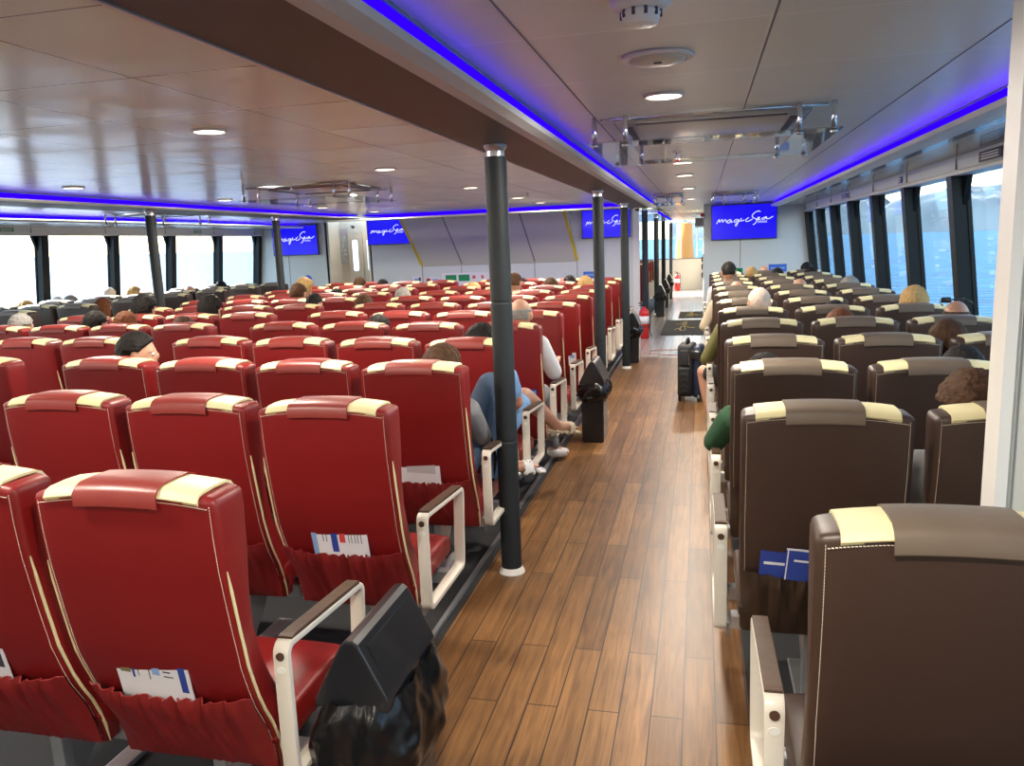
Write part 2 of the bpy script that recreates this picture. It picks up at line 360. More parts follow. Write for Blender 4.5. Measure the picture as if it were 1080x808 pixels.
# ------------------------------------------------------------------ window walls
def wx(sgn, xt, z): return xt+sgn*SL*(2.01-z)
MY = [6.31+1.333*k for k in range(-5, 7)]
def window_wall(sgn, xt, wname, n0):
    # lower wall
    bm = nb(); prism(bm, [(wx(sgn, xt, .88), .88), (wx(sgn, xt, 0), 0), (wx(sgn, xt, 0)+sgn*.15, 0), (wx(sgn, xt, .88)+sgn*.15, .88)], 'y', -6, YW+.1)
    struct(wname, bm, WALLM)
    # fascia above the panes, with its panel joints
    bm = nb(); prism(bm, [(xt, 2.02), (xt-sgn*.01, 2.03), (xt-sgn*.02, ZB+.005), (xt+sgn*.15, ZB+.005), (xt+sgn*.15, 2.0)], 'y', -6, YW+.1)
    f = struct(wname, bm, WALLM); f['label'] = 'pale panelled band above the windows'
    for y in MY:
        obj('panel_joint', bx(min(xt-sgn*.024, xt), max(xt-sgn*.024, xt), y-.30, y-.294, 2.03, ZB), SEAMM, f)
    bm = nb(); prism(bm, [(xt-sgn*.004, 2.0), (xt-sgn*.004, 2.02), (xt+sgn*.13, 2.02), (xt+sgn*.13, 2.0)], 'y', -6, YW+.1); obj('head_trim', bm, WHITE, f)
    # mullions: deep dark posts with a gusset on the near side
    for i, y in enumerate(MY):
        bm = nb()
        for sec in (0,):
            a = .88; b = 2.005
            q = [(wx(sgn, xt, a), a), (wx(sgn, xt, a)+sgn*.12, a), (wx(sgn, xt, b)+sgn*.12, b), (wx(sgn, xt, b), b)]
            prism(bm, q, 'y', y-.12, y)
        # gusset
        xa = xt+sgn*.02
        prism(bm, [(y-.12, 2.0), (y-.19, 2.0), (y-.12, 1.80)], 'x', min(xt+sgn*.085, xt+sgn*.12), max(xt+sgn*.085, xt+sgn*.12))
        struct('trim_%d' % (n0+i), bm, MULM)
        wn = thing('window_%d' % (n0+i), None, None, (0, 0, 0)); wn['kind'] = 'structure'
        y0, y1 = y, y+1.333-.12
        bm = nb(); q = [(wx(sgn, xt, a)+sgn*.10, a), (wx(sgn, xt, a)+sgn*.106, a), (wx(sgn, xt, b)+sgn*.106, b), (wx(sgn, xt, b)+sgn*.10, b)]
        prism(bm, q, 'y', y0, y1); obj('pane', bm, GLASS, wn)
        bm = nb()
        for yy in (y0+.0, y1-.010):
            q2 = [(wx(sgn, xt, a)+sgn*.09, a), (wx(sgn, xt, a)+sgn*.112, a), (wx(sgn, xt, b)+sgn*.112, b), (wx(sgn, xt, b)+sgn*.09, b)]
            prism(bm, q2, 'y', yy, yy+.010)
        obj('window_frame', bm, MULM, wn)
window_wall(1, XR, 'wall_right', 20)
window_wall(-1, XL, 'wall_left', 40)

# ------------------------------------------------------------------ end walls of the hall
def wall_x(name, x0, x1, z0, z1, y, m=WALLM, t=.08): return struct(name, bx(x0, x1, y, y+t, z0, z1), m)
w1 = wall_x('wall_front', -6.13, -1.07, 0, 2.25, YW)
for x in (-5.10, -4.33, -2.94, -2.16): obj('panel_joint', bx(x-.006, x+.006, YW-.004, YW, 0, 1.33), SEAMM, w1)
obj('corner_trim', bx(-1.16, -1.05, YW-.03, YW+.1, 0, 2.2), WHITE, w1)
w2 = wall_x('wall_front', .05, 1.95, 0, 2.2, YW)
for x in (.66,): obj('panel_joint', bx(x-.006, x+.006, YW-.004, YW, 0, 2.1), SEAMM, w2)
w3 = wall_x('wall_front', -8.62, -7.0, 0, 2.25, YW)
obj('panel_joint', bx(-7.85, -7.838, YW-.004, YW, 0, 2.1), SEAMM, w3)
# recess with the cream double door on the left
wall_x('wall_front', -7.0, -6.13, 0, 2.25, YW+.5, WALLC)
struct('wall_front', bx(-7.04, -6.96, YW, YW+.55, 0, 2.25), WALLC)
struct('wall_front', bx(-6.17, -6.10, YW, YW+.55, 0, 2.25), WALLC)
dr = thing('door_1', None, None, (0, 0, 0)); dr['kind'] = 'structure'
def door_leaf(x0, x1):
    y = YW+.44
    lf = obj('door_leaf', bx(x0, x1, y, y+.045, 0, 2.0, bev=.004), WALLC, dr)
    cx = (x0+x1)/2; w_ = .058; h0, h1 = 1.25, 1.86
    def ring(w_, h0, h1, r):
        p = []
        for a0, ox, oz in ((0, w_-r, h1-r), (90, -w_+r, h1-r), (180, -w_+r, h0+r), (270, w_-r, h0+r)):
            for k in range(5): t = math.radians(a0+k*22.5); p.append((cx+ox+r*math.cos(t), oz+r*math.sin(t)))
        return p
    b = nb(); prism(b, ring(w_+.012, h0-.012, h1+.012, .05), 'y', y-.008, y-.002); obj('window_rim', b, ALU, lf)
    b = nb(); prism(b, ring(w_, h0, h1, .045), 'y', y-.012, y-.008); obj('window_pane', b, mat('glow_pane', (.75, .8, .82), .1, emit=(.9, .95, 1), es=.9), lf)  # daylight put into the pane as emission, solid leaf behind it
    b = nb(); tube(b, [(x1-.05, y-.05, 1.0), (x1-.05, y-.05, 1.12)], .01); tube(b, [(x1-.05, y, 1.1), (x1-.05, y-.05, 1.1)], .008); tube(b, [(x1-.12, y-.05, 1.0), (x1-.04, y-.05, 1.0)], .01)
    obj('handle', b, CHROME, lf)
door_leaf(-6.78, -6.47); door_leaf(-6.46, -6.18)
ps = thing('wall_poster', 'pale printed notice on the cream panel left of the cream double door', 'poster', (-6.88, YW+.49, 1.72))
obj('sheet', bx(-.075, .075, -.012, -.002, -.33, .36), mat('poster_grey', (.5, .52, .48), .2), ps)
b = nb()
for k in range(26):
    a, c_ = rnd.uniform(-.06, .05), rnd.uniform(-.3, .2); box(b, a, a+rnd.uniform(.01, .03), -.016, -.012, c_, c_+rnd.uniform(.01, .04))
obj('printing', b, WHITE, ps)
b = nb(); box(b, -.06, .06, -.016, -.012, .24, .33); obj('heading', b, mat('pale_pink_print', (.55, .4, .45), .4), ps)

# slanted casing under the stairs: grey panels framed by yellow tape
bm = nb()
TX0, TX1, BX0, BX1 = -5.32, -2.30, -5.09, -2.15
ty, by = 13.85, 14.28
v = [bm.verts.new(p) for p in ((BX0, by, 1.33), (BX1, by, 1.33), (TX1, ty, 2.21), (TX0, ty, 2.21), (BX0, YW, 1.30), (BX1, YW, 1.30), (TX1, YW, 2.21), (TX0, YW, 2.21))]
for f in ((0, 1, 2, 3), (5, 4, 7, 6), (0, 3, 7, 4), (1, 5, 6, 2), (3, 2, 6, 7), (0, 4, 5, 1)): bm.faces.new([v[i] for i in f])
bmesh.ops.recalc_face_normals(bm, faces=bm.faces[:])
sp = struct('trim_60', bm, GREYP); sp['label'] = 'slanting grey stair casing on the far wall'
def strip(a0, a1, b0, b1, m, nm, off=.006):
    b = nb(); n = Vector((0, -(2.21-1.33), -(by-ty))).normalized()*off
    q = [Vector((a0, by, 1.33)), Vector((a1, by, 1.33)), Vector((b1, ty, 2.21)), Vector((b0, ty, 2.21))]
    A = [b.verts.new(p+n) for p in q]; B = [b.verts.new(p) for p in q]
    b.faces.new(A); b.faces.new(B[::-1])
    for i in range(4): b.faces.new((A[i], A[(i+1) % 4], B[(i+1) % 4], B[i]))
    bmesh.ops.recalc_face_normals(b, faces=b.faces[:]); obj(nm, b, m, sp)
strip(BX0-.03, BX0+.02, TX0-.03, TX0+.02, YEL, 'yellow_tape'); strip(BX1-.03, BX1+.02, TX1-.03, TX1+.02, YEL, 'yellow_tape')
for fb in (.265, .735):
    a = BX0+(BX1-BX0)*fb; b_ = TX0+(TX1-TX0)*fb; strip(a-.012, a+.012, b_-.012, b_+.012, SEAMM, 'panel_joint', .004)

struct('wall_back', bx(-8.8, 2.1, -6.1, -6, 0, 2.25), WALLC)
for nm, a_ in (('wall_left', -8.55), ('wall_right', 1.75)): struct(nm, bx(a_, a_+.1, -6, -.45, .8, 2.05), WALLM)
# near partition panel on the right, framed in white
struct('wall_partition', bx(.70, 1.95, 2.02, 2.07, 0, ZB+.03), mat('partition_cream', (.62, .60, .53), .5))
struct('trim_61', bx(.675, .70, 2.0, 2.09, 0, ZB+.03), WHITE)
struct('trim_62', bx(.715, .719, 2.016, 2.02, 0, ZB), SEAMM)
struct('wall_right', bx(1.42, 1.95, -6, 2.02, ZB+.03, ZC), WALLM)

# ------------------------------------------------------------------ forward cabin
struct('wall_right', bx(.08, .16, YW+.08, YE, 0, 2.2), WALLC)
struct('ceiling', bx(-8.5, -.80, 15.0, 24, 2.15, 2.2), SOFM)
struct('trim_63', bx(-5.0, -.76, 14.95, 14.99, 2.10, 2.13), WHITE)
struct('wall_front', bx(-8.6, .16, YE, YE+.1, 0, .98), WALLC)
struct('wall_front', bx(-8.6, .16, YE, YE+.1, 2.42, 2.6), WALLM)
struct('wall_left', bx(-8.6, -8.5, YW+.6, YE, 0, 2.3), WALLM)
b = nb(); box(b, -8.6, .16, YE-.02, YE, .98, 1.0); struct('trim_64', b, DARKP)
fw = thing('window_60', None, None); fw['kind'] = 'structure'
b = nb(); box(b, -8.5, .1, YE+.03, YE+.036, 1.0, 2.42); obj('pane', b, GLASS, fw)
b = nb()
for x in (-7, -5.4, -3.8, -2.2, -.62, -.12): box(b, x-.02, x+.02, YE, YE+.06, 1.0, 2.42)
for z in (1.25, 1.6, 1.98): box(b, -.12, .1, YE, YE+.05, z-.015, z+.015)
obj('window_frame', b, WHITE, fw)
o = thing('orange_shape', 'orange blurred shape outside the far front window', 'stand_in', (-.62, 33, .2))  # invented form standing in for an unidentified orange patch in the window
b = nb(); lathe(b, [(.40, 0), (.38, .6), (.33, 1.3), (.30, 2.0), (.1, 2.05)], 24); obj('shape_body', b, mat('orange_paint', (.9, .30, .05), .5), o, True)
b = nb(); box(b, -.5, .5, -.5, .5, -1.5, 0); obj('shape_base', b, WHITE, o)
# wall fittings at the passage mouth
o = thing('wall_speaker', 'white box speaker high on the passage wall', 'speaker', (-.02, 20.5, 2.0))
obj('housing', bx(-.12, .1, -.12, .12, -.1, .12, bev=.02), WHITE, o); obj('grille', bx(-.10, .08, -.126, -.12, -.07, .1), mat('grille_grey', (.35, .35, .35), .5), o)
o = thing('alarm_bell', 'small red alarm bell on the passage wall edge', 'alarm', (.03, 14.25, 2.02))
b = nb(); lathe(b, [(.02, -.03), (.035, -.02), (.035, .02), (.02, .035)], 14); obj('bell_body', b, EXTR, o, True)
o = thing('switch_panel', 'dark panel of switches on the passage wall', 'panel', (.07, 20, .95))
obj('back_plate', bx(-.02, 0, -.25, .25, -.3, .3), WHITE, o)
for z in (-.2, 0, .18): obj('dark_module', bx(-.05, -.02, -.18, .18, z-.06, z+.06, bev=.006), BLACKP, o)

# ------------------------------------------------------------------ sea, mountains
bm = nb()
for (x0, x1, y0, y1) in ((-6000, 6000, -3000, 6500),):
    v = [bm.verts.new(p) for p in ((x0, y0, 0), (x1, y0, 0), (x1, y1, 0), (x0, y1, 0))]; bm.faces.new(v)
sea = struct('sea', bm, SEA); sea.location = (0, 0, -4.5); sea['label'] = 'blue sea outside the windows'
sea.rotation_euler = (0, math.radians(.55), 0)
bm = nb(); NA, NR = 150, 14; g = []
for i in range(NA+1):
    az = math.radians(-2+72*i/NA); row = []
    for j in range(NR+1):
        r = 3300+j*110
        h = 0 if j == 0 else (mnoise.fractal(Vector((az*9, j*.22, 3)), .9, 2.1, 7)*.55+.85)*(240*math.sin(PI*min(1, j/9)/2))*(0.55+.45*min(1, max(0, (math.degrees(az)-3)/14)))
        row.append(bm.verts.new((r*math.sin(az), r*math.cos(az), -45+max(0, h))))
    g.append(row)
for i in range(NA):
    for j in range(NR): bm.faces.new((g[i][j], g[i+1][j], g[i+1][j+1], g[i][j+1]))
o = struct('mountain_range', bm, HILL, smooth=True); o['label'] = 'hazy snow streaked mountains across the sea'

# ------------------------------------------------------------------ pillars
def make_pillar():
    t = thing('pillar', None, 'pillar')
    b = nb(); lathe(b, [(.052, .03), (.052, .686), (.050, .69), (.050, .70), (.052, .704), (.052, 1.37), (.050, 1.374), (.050, 1.384), (.052, 1.388), (.052, ZB-.055)], 28); obj('sleeve', b, PILM, t, True)
    b = nb(); lathe(b, [(.066, 0), (.066, .006), (.058, .02), (.053, .032)], 28); obj('base_ring', b, WHITE, t, True)
    b = nb(); lathe(b, [(.042, ZB-.055), (.042, ZB-.03), (.054, ZB-.012), (.054, ZB)], 28); obj('top_collar', b, ALU, t, True)
    for p in t.children:
        if p.type == 'MESH':
            b = bmesh.new(); b.from_mesh(p.data)
            es = [e for e in b.edges if len(e.link_faces) == 2 and e.calc_face_angle() > .3]
            bmesh.ops.split_edges(b, edges=es); b.to_mesh(p.data); b.free()
    return t
p0 = make_pillar()
PG = 'round ceiling pillars'
PILL = [(-.935, 3.72, 0, 'tall dark round pillar nearest to the camera beside the plank aisle'),
        (-.93, 7.53, 0, 'dark round pillar second along the plank aisle, behind the swing-lid bin'),
        (-.94, 10.3, 0, 'dark round pillar third along the aisle, white ring at its foot on the planks'),
        (-.94, 14.12, 0, 'dark pillar just left of the red fire extinguisher'),
        (-.94, 17.8, 0, 'dark pillar beyond the doorway, first one in the forward cabin'),
        (-.93, 21.0, 0, 'thin looking dark pillar deeper in the forward cabin'),
        (-.87, 24.6, 0, 'farthest thin pillar before the front windows'),
        (-5.69, 7.5, .034, 'dark pillar at the left seat block against the left windows'),
        (-5.69, 10.1, .034, 'dark pillar in front of the leftmost wall screen')]
for i, (x, y, z, lb) in enumerate(PILL):
    o = p0 if i == 0 else copy_tree(p0)
    o.location = (x, y, z+.001); o['label'] = lb; o['group'] = PG
    if i >= 7: o.scale = (1, 1, (2.155-.036)/ZB)
    if i in (3, 4, 5, 6): o.scale = (1, 1, (2.147 if i > 3 else 2.197)/ZB)

# ------------------------------------------------------------------ downlights
def make_light():
    t = thing('downlight', None, 'ceiling light')
    b = nb(); lathe(b, [(.072, 0), (.080, 0), (.080, -.008), (.070, -.010), (.068, -.004)], 28); obj('trim_ring', b, WHITE, t, True)
    b = nb(); lathe(b, [(.067, -.002), (.067, -.007), (.03, -.008)], 24); obj('diffuser', b, LAMPM, t)
    ld = bpy.data.lights.new('bulb', 'AREA'); ld.shape = 'DISK'; ld.size = .13; ld.energy = LAMP_W; ld.color = (1, .90, .76)
    lo = bpy.data.objects.new('bulb', ld); link(lo, t); lo.location = (0, 0, -.012)
    return t
l0 = make_light(); n = 0
ordw = ['nearest', 'second', 'third', 'fourth', 'fifth', 'sixth', 'seventh', 'eighth', 'ninth']
def lights(pts, z, where, grp):
    global n
    for i, (x, y) in enumerate(pts):
        o = l0 if n == 0 else copy_tree(l0)
        n += 1; o.location = (x, y, z-.001); o['label'] = '%s round warm ceiling light %s' % (ordw[i], where); o['group'] = grp
lights([(-.14, .6), (-.14, -1.6), (-.14, -4)], ZC, 'added out of view over the plank aisle', 'downlights above the aisle')  # unseen lamps added to throw warm light on the seat backs
lights([(-2.2, -1.0), (-2.2, -3.3), (-4.75, 1.2), (-4.75, -1)], ZCC, 'added out of view over the rear seats', 'downlights over the red seats')  # more added lamps out of view, for the same warm fill
lights([(-.14, 3.28), (-.13, 6.15), (-.14, 7.4), (-.135, 9.35), (-.14, 11.9), (-.14, 17.5), (-.14, 22)], ZC, 'in the row above the plank aisle', 'downlights above the aisle')
lights([(-2.2, 1.2), (-2.2, 3.38), (-2.2, 5.5), (-2.2, 7.7), (-2.2, 9.8), (-2.2, 11.25)], ZCC, 'in the right row over the red seats', 'downlights over the red seats')
lights([(-4.75, 3.3), (-4.75, 5.4), (-4.78, 7.5), (-4.78, 9.7), (-4.78, 11.4)], ZCC, 'in the left row over the red seats', 'downlights over the red seats')

# speaker, smoke detector, sprinklers, cctv, cassette units
o = thing('ceiling_speaker', 'flat round cream disc in the aisle ceiling between smoke detector and first light', 'speaker', (-.13, 2.6, ZC))
b = nb(); lathe(b, [(.105, 0), (.112, -.004), (.105, -.012), (.09, -.012), (.085, -.006)], 32); obj('rim', b, WHITE, o, True)
b = nb(); lathe(b, [(.083, -.004), (.083, -.016), (.05, -.018)], 28); obj('disc', b, mat('disc_cream', (.60, .57, .46), .4), o, True)
b = nb(); box(b, -.012, .012, -.003, .003, -.022, -.017); obj('slot', b, DARKP, o)
o = thing('smoke_detector', 'white round smoke detector hanging from the ceiling at the top of the photo', 'detector', (-.135, 1.96, ZC))
b = nb(); lathe(b, [(.07, 0), (.07, -.02), (.062, -.03), (.045, -.034)], 28); obj('base', b, WHITE, o, True)
b = nb(); lathe(b, [(.04, -.03), (.046, -.04), (.040, -.062), (.03, -.066)], 28); obj('sensor_head', b, WHITE, o, True)
b = nb()
for k in range(10):
    a = k*PI/5; x, y = .044*math.cos(a), .044*math.sin(a); tube(b, [(x, y, -.034), (x, y, -.05)], .0045, 6)
obj('vent_slots', b, DARKP, o)
for (x, y, z, lb) in ((-.15, 5.42, ZC, 'small chrome sprinkler in the aisle ceiling behind the glass deflector'), (-3.4, 6.35, ZCC, 'small dark sprinkler in the centre ceiling beside a deflector'), (-1.9, 9.0, ZCC, 'tiny sprinkler in the centre ceiling near the far right')):
    o = thing('sprinkler', lb, 'sprinkler', (x, y, z), group='ceiling sprinklers')
    b = nb(); lathe(b, [(.03, 0), (.03, -.004), (.01, -.006), (.008, -.03), (.006, -.045)], 14); obj('nozzle', b, CHROME, o, True)
    b = nb(); lathe(b, [(.024, -.045), (.024, -.048), (.005, -.05)], 14); obj('deflector', b, CHROME, o, True)
for (x, y, z, lb) in ((-.90, 11.9, ZB, 'small black dome camera under the end of the beam'), (-6.4, 14.2, 2.12, 'small dark camera above the left double door')):
    o = thing('dome_camera', lb, 'camera', (x, y, z))
    b = nb(); lathe(b, [(.04, 0), (.04, -.02), (.036, -.022)], 18); obj('mount', b, WHITE, o, True)
    b = nb(); lathe(b, [(.034, -.02), (.033, -.035), (.022, -.052), (.005, -.058)], 18); obj('dome', b, BLACKP, o, True)

def cassette(cx, cy, z, hw, hd, lb):
    """flat air vent with a ring of acrylic deflector plates hung on steel posts"""
    t = thing('air_deflector', lb, 'air vent', (cx, cy, z), group='ceiling air vents with hung deflector plates')
    b = nb(); box(b, -hw*.8, hw*.8, -hd*.8, hd*.8, -.022, 0, bev=.02); obj('vent_casing', b, mat('vent_casing', (.5, .5, .49), .25), t, True)
    b = nb(); box(b, -hw*.62, hw*.62, -hd*.68, -hd*.62, -.026, -.02); box(b, -hw*.62, hw*.62, hd*.62, hd*.68, -.026, -.02)
    box(b, -hw*.72, -hw*.66, -hd*.5, hd*.5, -.026, -.02); box(b, hw*.66, hw*.72, -hd*.5, hd*.5, -.026, -.02); obj('louvre_slot', b, DARKP, t)
    zz = -.12; wd = .19
    for x0, x1, y0, y1 in ((-hw, -hw+wd, -hd, hd), (hw-wd, hw, -hd, hd), (-hw+wd+.004, hw-wd-.004, -hd, -hd+wd), (-hw+wd+.004, hw-wd-.004, hd-wd, hd)):
        b = nb(); box(b, x0, x1, y0, y1, zz, zz+.006); obj('deflector_plate', b, ACR, t)
    for sx in (-1, 1):
        for sy in (-1, 1):
            for px in (hw-.03, hw-wd+.02):
                b = nb(); tube(b, [(sx*px, sy*(hd-.05), 0), (sx*px, sy*(hd-.05), zz-.008)], .011, 12)
                lathe(b, [(.016, zz-.012), (.018, zz-.004), (.012, zz)], 12, (sx*px, sy*(hd-.05), 0)); obj('hanging_post', b, CHROME, t, True)
    for sy in (-1, 1):
        b = nb(); tube(b, [(-hw*.9, sy*hd*.9, -.012), (hw*.9, sy*hd*.9, -.012)], .006, 8); obj('edge_rail', b, CHROME, t, True)
    return t
cassette(.04, 4.25, ZC, .54, .57, 'ceiling vent with large clear deflector plates on steel posts above the aisle')
cassette(.42, 10.9, ZC, .3, .3, 'small deflector plates on posts just in front of the right wall screen')
cassette(-.40, 10.6, ZC, .2, .3, 'small deflector plates hanging near the far end of the aisle')
cassette(-3.33, 6.75, ZCC, .52, .52, 'ceiling vent with deflector plates over the middle of the red seats')
cassette(-6.7, 9.0, ZC, .45, .5, 'ceiling vent with deflector plates in the left aisle ceiling')

# ------------------------------------------------------------------ screens
STROKES = [[(150, 425), (172, 382), (188, 362), (192, 402), (212, 376), (232, 364), (236, 402), (258, 380), (282, 368), (290, 404), (305, 398)],
           [(352, 366), (315, 382), (302, 408), (328, 416), (360, 376), (356, 410), (385, 400)],
           [(442, 366), (408, 382), (402, 408), (430, 402), (466, 370), (448, 430), (428, 466), (418, 448), (462, 402), (492, 392)],
           [(502, 352), (492, 392), (520, 392), (548, 380)], [(606, 348), (572, 374), (566, 402), (600, 404), (662, 372)],
           [(768, 276), (742, 262), (692, 280), (654, 322), (664, 350), (702, 372), (716, 402), (696, 440), (664, 454)],
           [(708, 386), (748, 368), (756, 350), (732, 360), (730, 386), (772, 380)],
           [(852, 350), (802, 364), (790, 380), (820, 382), (856, 350), (852, 376), (892, 376), (946, 344)]]
def spline(pts, n=5):
    P = [Vector((x, y, 0)) for x, y in pts]; P = [P[0]]+P+[P[-1]]; out = []
    for i in range(1, len(P)-2):
        for k in range(n):
            t = k/n; a, b, c, d = P[i-1:i+3]
            out.append(.5*((2*b)+(-a+c)*t+(2*a-5*b+4*c-d)*t*t+(-a+3*b-3*c+d)*t**3))
    out.append(P[-1]); return out
def text_mesh(s, size):
    cu = bpy.data.curves.new('t', 'FONT'); cu.body = s; cu.size = size; cu.align_x = 'LEFT'; cu.extrude = .001
    o = bpy.data.objects.new('t', cu); C.objects.link(o); dg = bpy.context.evaluated_depsgraph_get()
    me = bpy.data.meshes.new_from_object(o.evaluated_get(dg)); bpy.data.objects.remove(o); me.materials.clear(); return me
FERR = text_mesh('FERRIES', 1.0)
def screen(x0, x1, z0, z1, y, lb):
    W = x1-x0; H = z1-z0
    t = thing('wall_screen', lb, 'screen', ((x0+x1)/2, y, (z0+z1)/2), group='blue wall screens')
    obj('casing', bx(-W/2, W/2, .0, .05, -H/2, H/2, bev=.006), BLACKP, t)
    sc = obj('display', bx(-W/2+.012, W/2-.012, -.003, .0, -H/2+.014, H/2-.012), SCRB, t)
    b = nb(); k = W/933.
    for st in STROKES:
        tube(b, [((p.x-72-466)*k, -.006, H/2-(p.y-150)*H/515.) for p in spline(st)], .0065*W/1.07, 6)
    obj('script_lettering', b, SCRW, sc)
    me = FERR.copy(); cp = obj('caption', me, SCRW, sc); cp.rotation_euler = (PI/2, 0, 0); cp.scale = (W*.043,)*3; cp.location = ((728-538)*k, -.005, H/2-(430-150)*H/515.)
    obj('wall_bracket', bx(-W*.2, W*.2, .05, .08, -H*.2, H*.2), GREYM, t)
screen(.172, 1.249, 1.585, 2.175, YW-.08, 'large blue screen on the right end wall beside the right windows')
screen(-2.05, -1.19, 1.70, 2.195, YW-.08, 'blue screen behind two aisle pillars, left of the passage')
screen(-6.13, -5.28, 1.735, 2.2, YW-.08, 'blue screen between the cream double door and the slanting stair casing')
screen(-8.12, -7.16, 1.60, 2.17, YW-.08, 'blue screen at the far left end wall, partly behind a pillar')

# signs on the walls
def sign(x0, x1, z0, z1, y, lb, face, marks, cat='sign', d=(0, -1)):
    t = thing('wall_sign', lb, cat, ((x0+x1)/2, y, (z0+z1)/2)); W, H = x1-x0, z1-z0
    obj('plate', bx(-W/2, W/2, -.008, .0, -H/2, H/2), face, t)
    for i, (u0, u1, v0, v1, m) in enumerate(marks):
        obj('printed_mark', bx(-W/2+u0*W, -W/2+u1*W, -.011, -.008, -H/2+v0*H, -H/2+v1*H), m, t)
    return t
sign(-4.72, -3.3, .78, 1.17, YW, 'wide white safety board with green symbols on the far wall', PAPER,
     [(.05, .2, .6, .9, GREENP), (.23, .38, .6, .9, GREENP), (.42, .46, .7, .85, REDPR), (.54, .57, .7, .85, REDPR), (.74, .9, .55, .9, DARKP), (.78, .86, .62, .85, PAPER), (.05, .9, .1, .4, LBLUEP)])
sign(-5.3, -5.12, .95, 1.12, YW, 'small square notice on the far wall left of the red ringed notice', PAPER, [(.2, .6, .3, .8, LBLUEP), (.65, .9, .5, .9, DARKP)])
sign(-5.04, -4.78, .93, 1.1, YW, 'small notice with a red ring beside the wide safety board', PAPER, [(.05, .35, .2, .9, REDPR), (.12, .28, .35, .75, PAPER), (.45, .95, .5, .8, LBLUEP)])
sign(-2.05, -1.75, 1.0, 1.12, YW, 'long blue sign behind the second aisle pillar on the far wall', mat('sign_blue', (.04, .14, .6), .4), [(.1, .9, .4, .6, LBLUEP)])
sign(.58, .72, .98, 1.12, YW, 'small green exit sign on the right end wall', PAPER, [(.1, .9, .1, .9, GREENP), (.4, .6, .2, .8, PAPER)])
sign(1.13, 1.42, 1.02, 1.15, YW, 'blue rectangular sign low on the right end wall', mat('sign_blue', (.04, .14, .6), .4), [(.1, .9, .4, .6, LBLUEP)])
t = thing('round_sign', 'round blue sign on the left end wall', 'sign', (-7.47, YW-.002, 1.13))
b = nb(); lathe(b, [(.085, 0), (.085, .008)], 24); q = obj('disc', b, mat('sign_blue', (.04, .14, .6), .4), t); q.rotation_euler = (PI/2, 0, 0)
b = nb(); tube(b, [(-.04, -.01, 0), (0, -.01, .03), (.04, -.01, 0), (0, -.01, -.03), (-.04, -.01, 0)], .007, 6); obj('symbol', b, WHITE, t)
def fascia_sign(sgn, xt, y, L, z0, z1, lb, m, mk):
    t = thing('wall_sign', lb, 'sign', (xt-sgn*.019, y, (z0+z1)/2)); H = z1-z0
    a, b_ = sorted((0, -sgn*.006)); obj('plate', bx(a, b_, -L/2, L/2, -H/2, H/2), m, t)
    a, b_ = sorted((-sgn*.006, -sgn*.009))
    for k in range(3): obj('text_line', bx(a, b_, -L*.38, L*.38, H*(-.3+.25*k), H*(-.2+.25*k)), mk, t)
fascia_sign(1, XR, 5.35, .38, 2.035, 2.095, 'small black plate with pale lettering above the first right window', DARKP, PAPER)
fascia_sign(1, XR, 7.55, .1, 2.04, 2.09, 'tiny blue and white notice on the band above the right windows', BLUEP, PAPER)
fascia_sign(1, XR, 10.3, .35, 2.04, 2.09, 'violet notice farther along the band above the right windows', mat('violet_print', (.12, .08, .4), .4), PAPER)
fascia_sign(-1, XL, 8.3, .22, 2.045, 2.09, 'green exit notice on the band above the leftmost window', GREENP, PAPER)
fascia_sign(-1, XL, 12.2, .2, 2.045, 2.09, 'green exit notice on the band above the left windows near the screen', GREENP, PAPER)

# ------------------------------------------------------------------ seats
def ybk(z):  # rear surface of the back, metres behind-to-front
    T = [(1.2, 0), (1.11, 0), (1.015, .004), (.93, .012), (.79, .035), (.67, .058), (.6, .082), (.54, .105), (.45, .155), (.38, .18), (.28, .20)]
    for (a, u), (b, v) in zip(T, T[1:]):
        if z >= b: return u+(v-u)*(a-z)/(a-b)
    return .2
def thk(z):
    T = [(1.2, .115), (1.08, .125), (.95, .112), (.85, .085), (.75, .072), (.6, .085), (.5, .10), (.3, .10)]
    for (a, u), (b, v) in zip(T, T[1:]):
        if z >= b: return u+(v-u)*(a-z)/(a-b)
    return .1
HW = .247
def ztop(x):
    u = abs(x)/HW
    return 1.128-.020*u**2.2
def hwid(z): return HW - (.012*max(0, (.7-z)/.4))
def back_mesh():
    bm = nb(); NX, NZ = 12, 18; F, B = [], []
    for iz in range(NZ+1):
        rf, rb = [], []
        for ix in range(NX+1):
            s = -1+2*ix/NX; z = .30+(ztop(s*HW)-.30)*iz/NZ; x = s*hwid(z)
            pil = .010*(1-s**4)
            rb.append(bm.verts.new((x, ybk(z)-.006*(1-s**4), z)))
            rf.append(bm.verts.new((x*.985, ybk(z)+thk(z)+pil, z)))
        B.append(rb); F.append(rf)
    for G, fl in ((B, 0), (F, 1)):
        for i in range(NZ):
            for j in range(NX):
                q = (G[i][j], G[i][j+1], G[i+1][j+1], G[i+1][j]); bm.faces.new(q if not fl else q[::-1])
    for i in range(NZ):
        bm.faces.new((B[i+1][0], F[i+1][0], F[i][0], B[i][0])); bm.faces.new((B[i][NX], F[i][NX], F[i+1][NX], B[i+1][NX]))
    for j in range(NX):
        bm.faces.new((B[NZ][j], B[NZ][j+1], F[NZ][j+1], F[NZ][j])); bm.faces.new((B[0][j+1], B[0][j], F[0][j], F[0][j+1]))
    bmesh.ops.recalc_face_normals(bm, faces=bm.faces[:])
    return evalmesh(bm, [('BEVEL', dict(width=.016, segments=3, limit_method='ANGLE', angle_limit=math.radians(50)))])
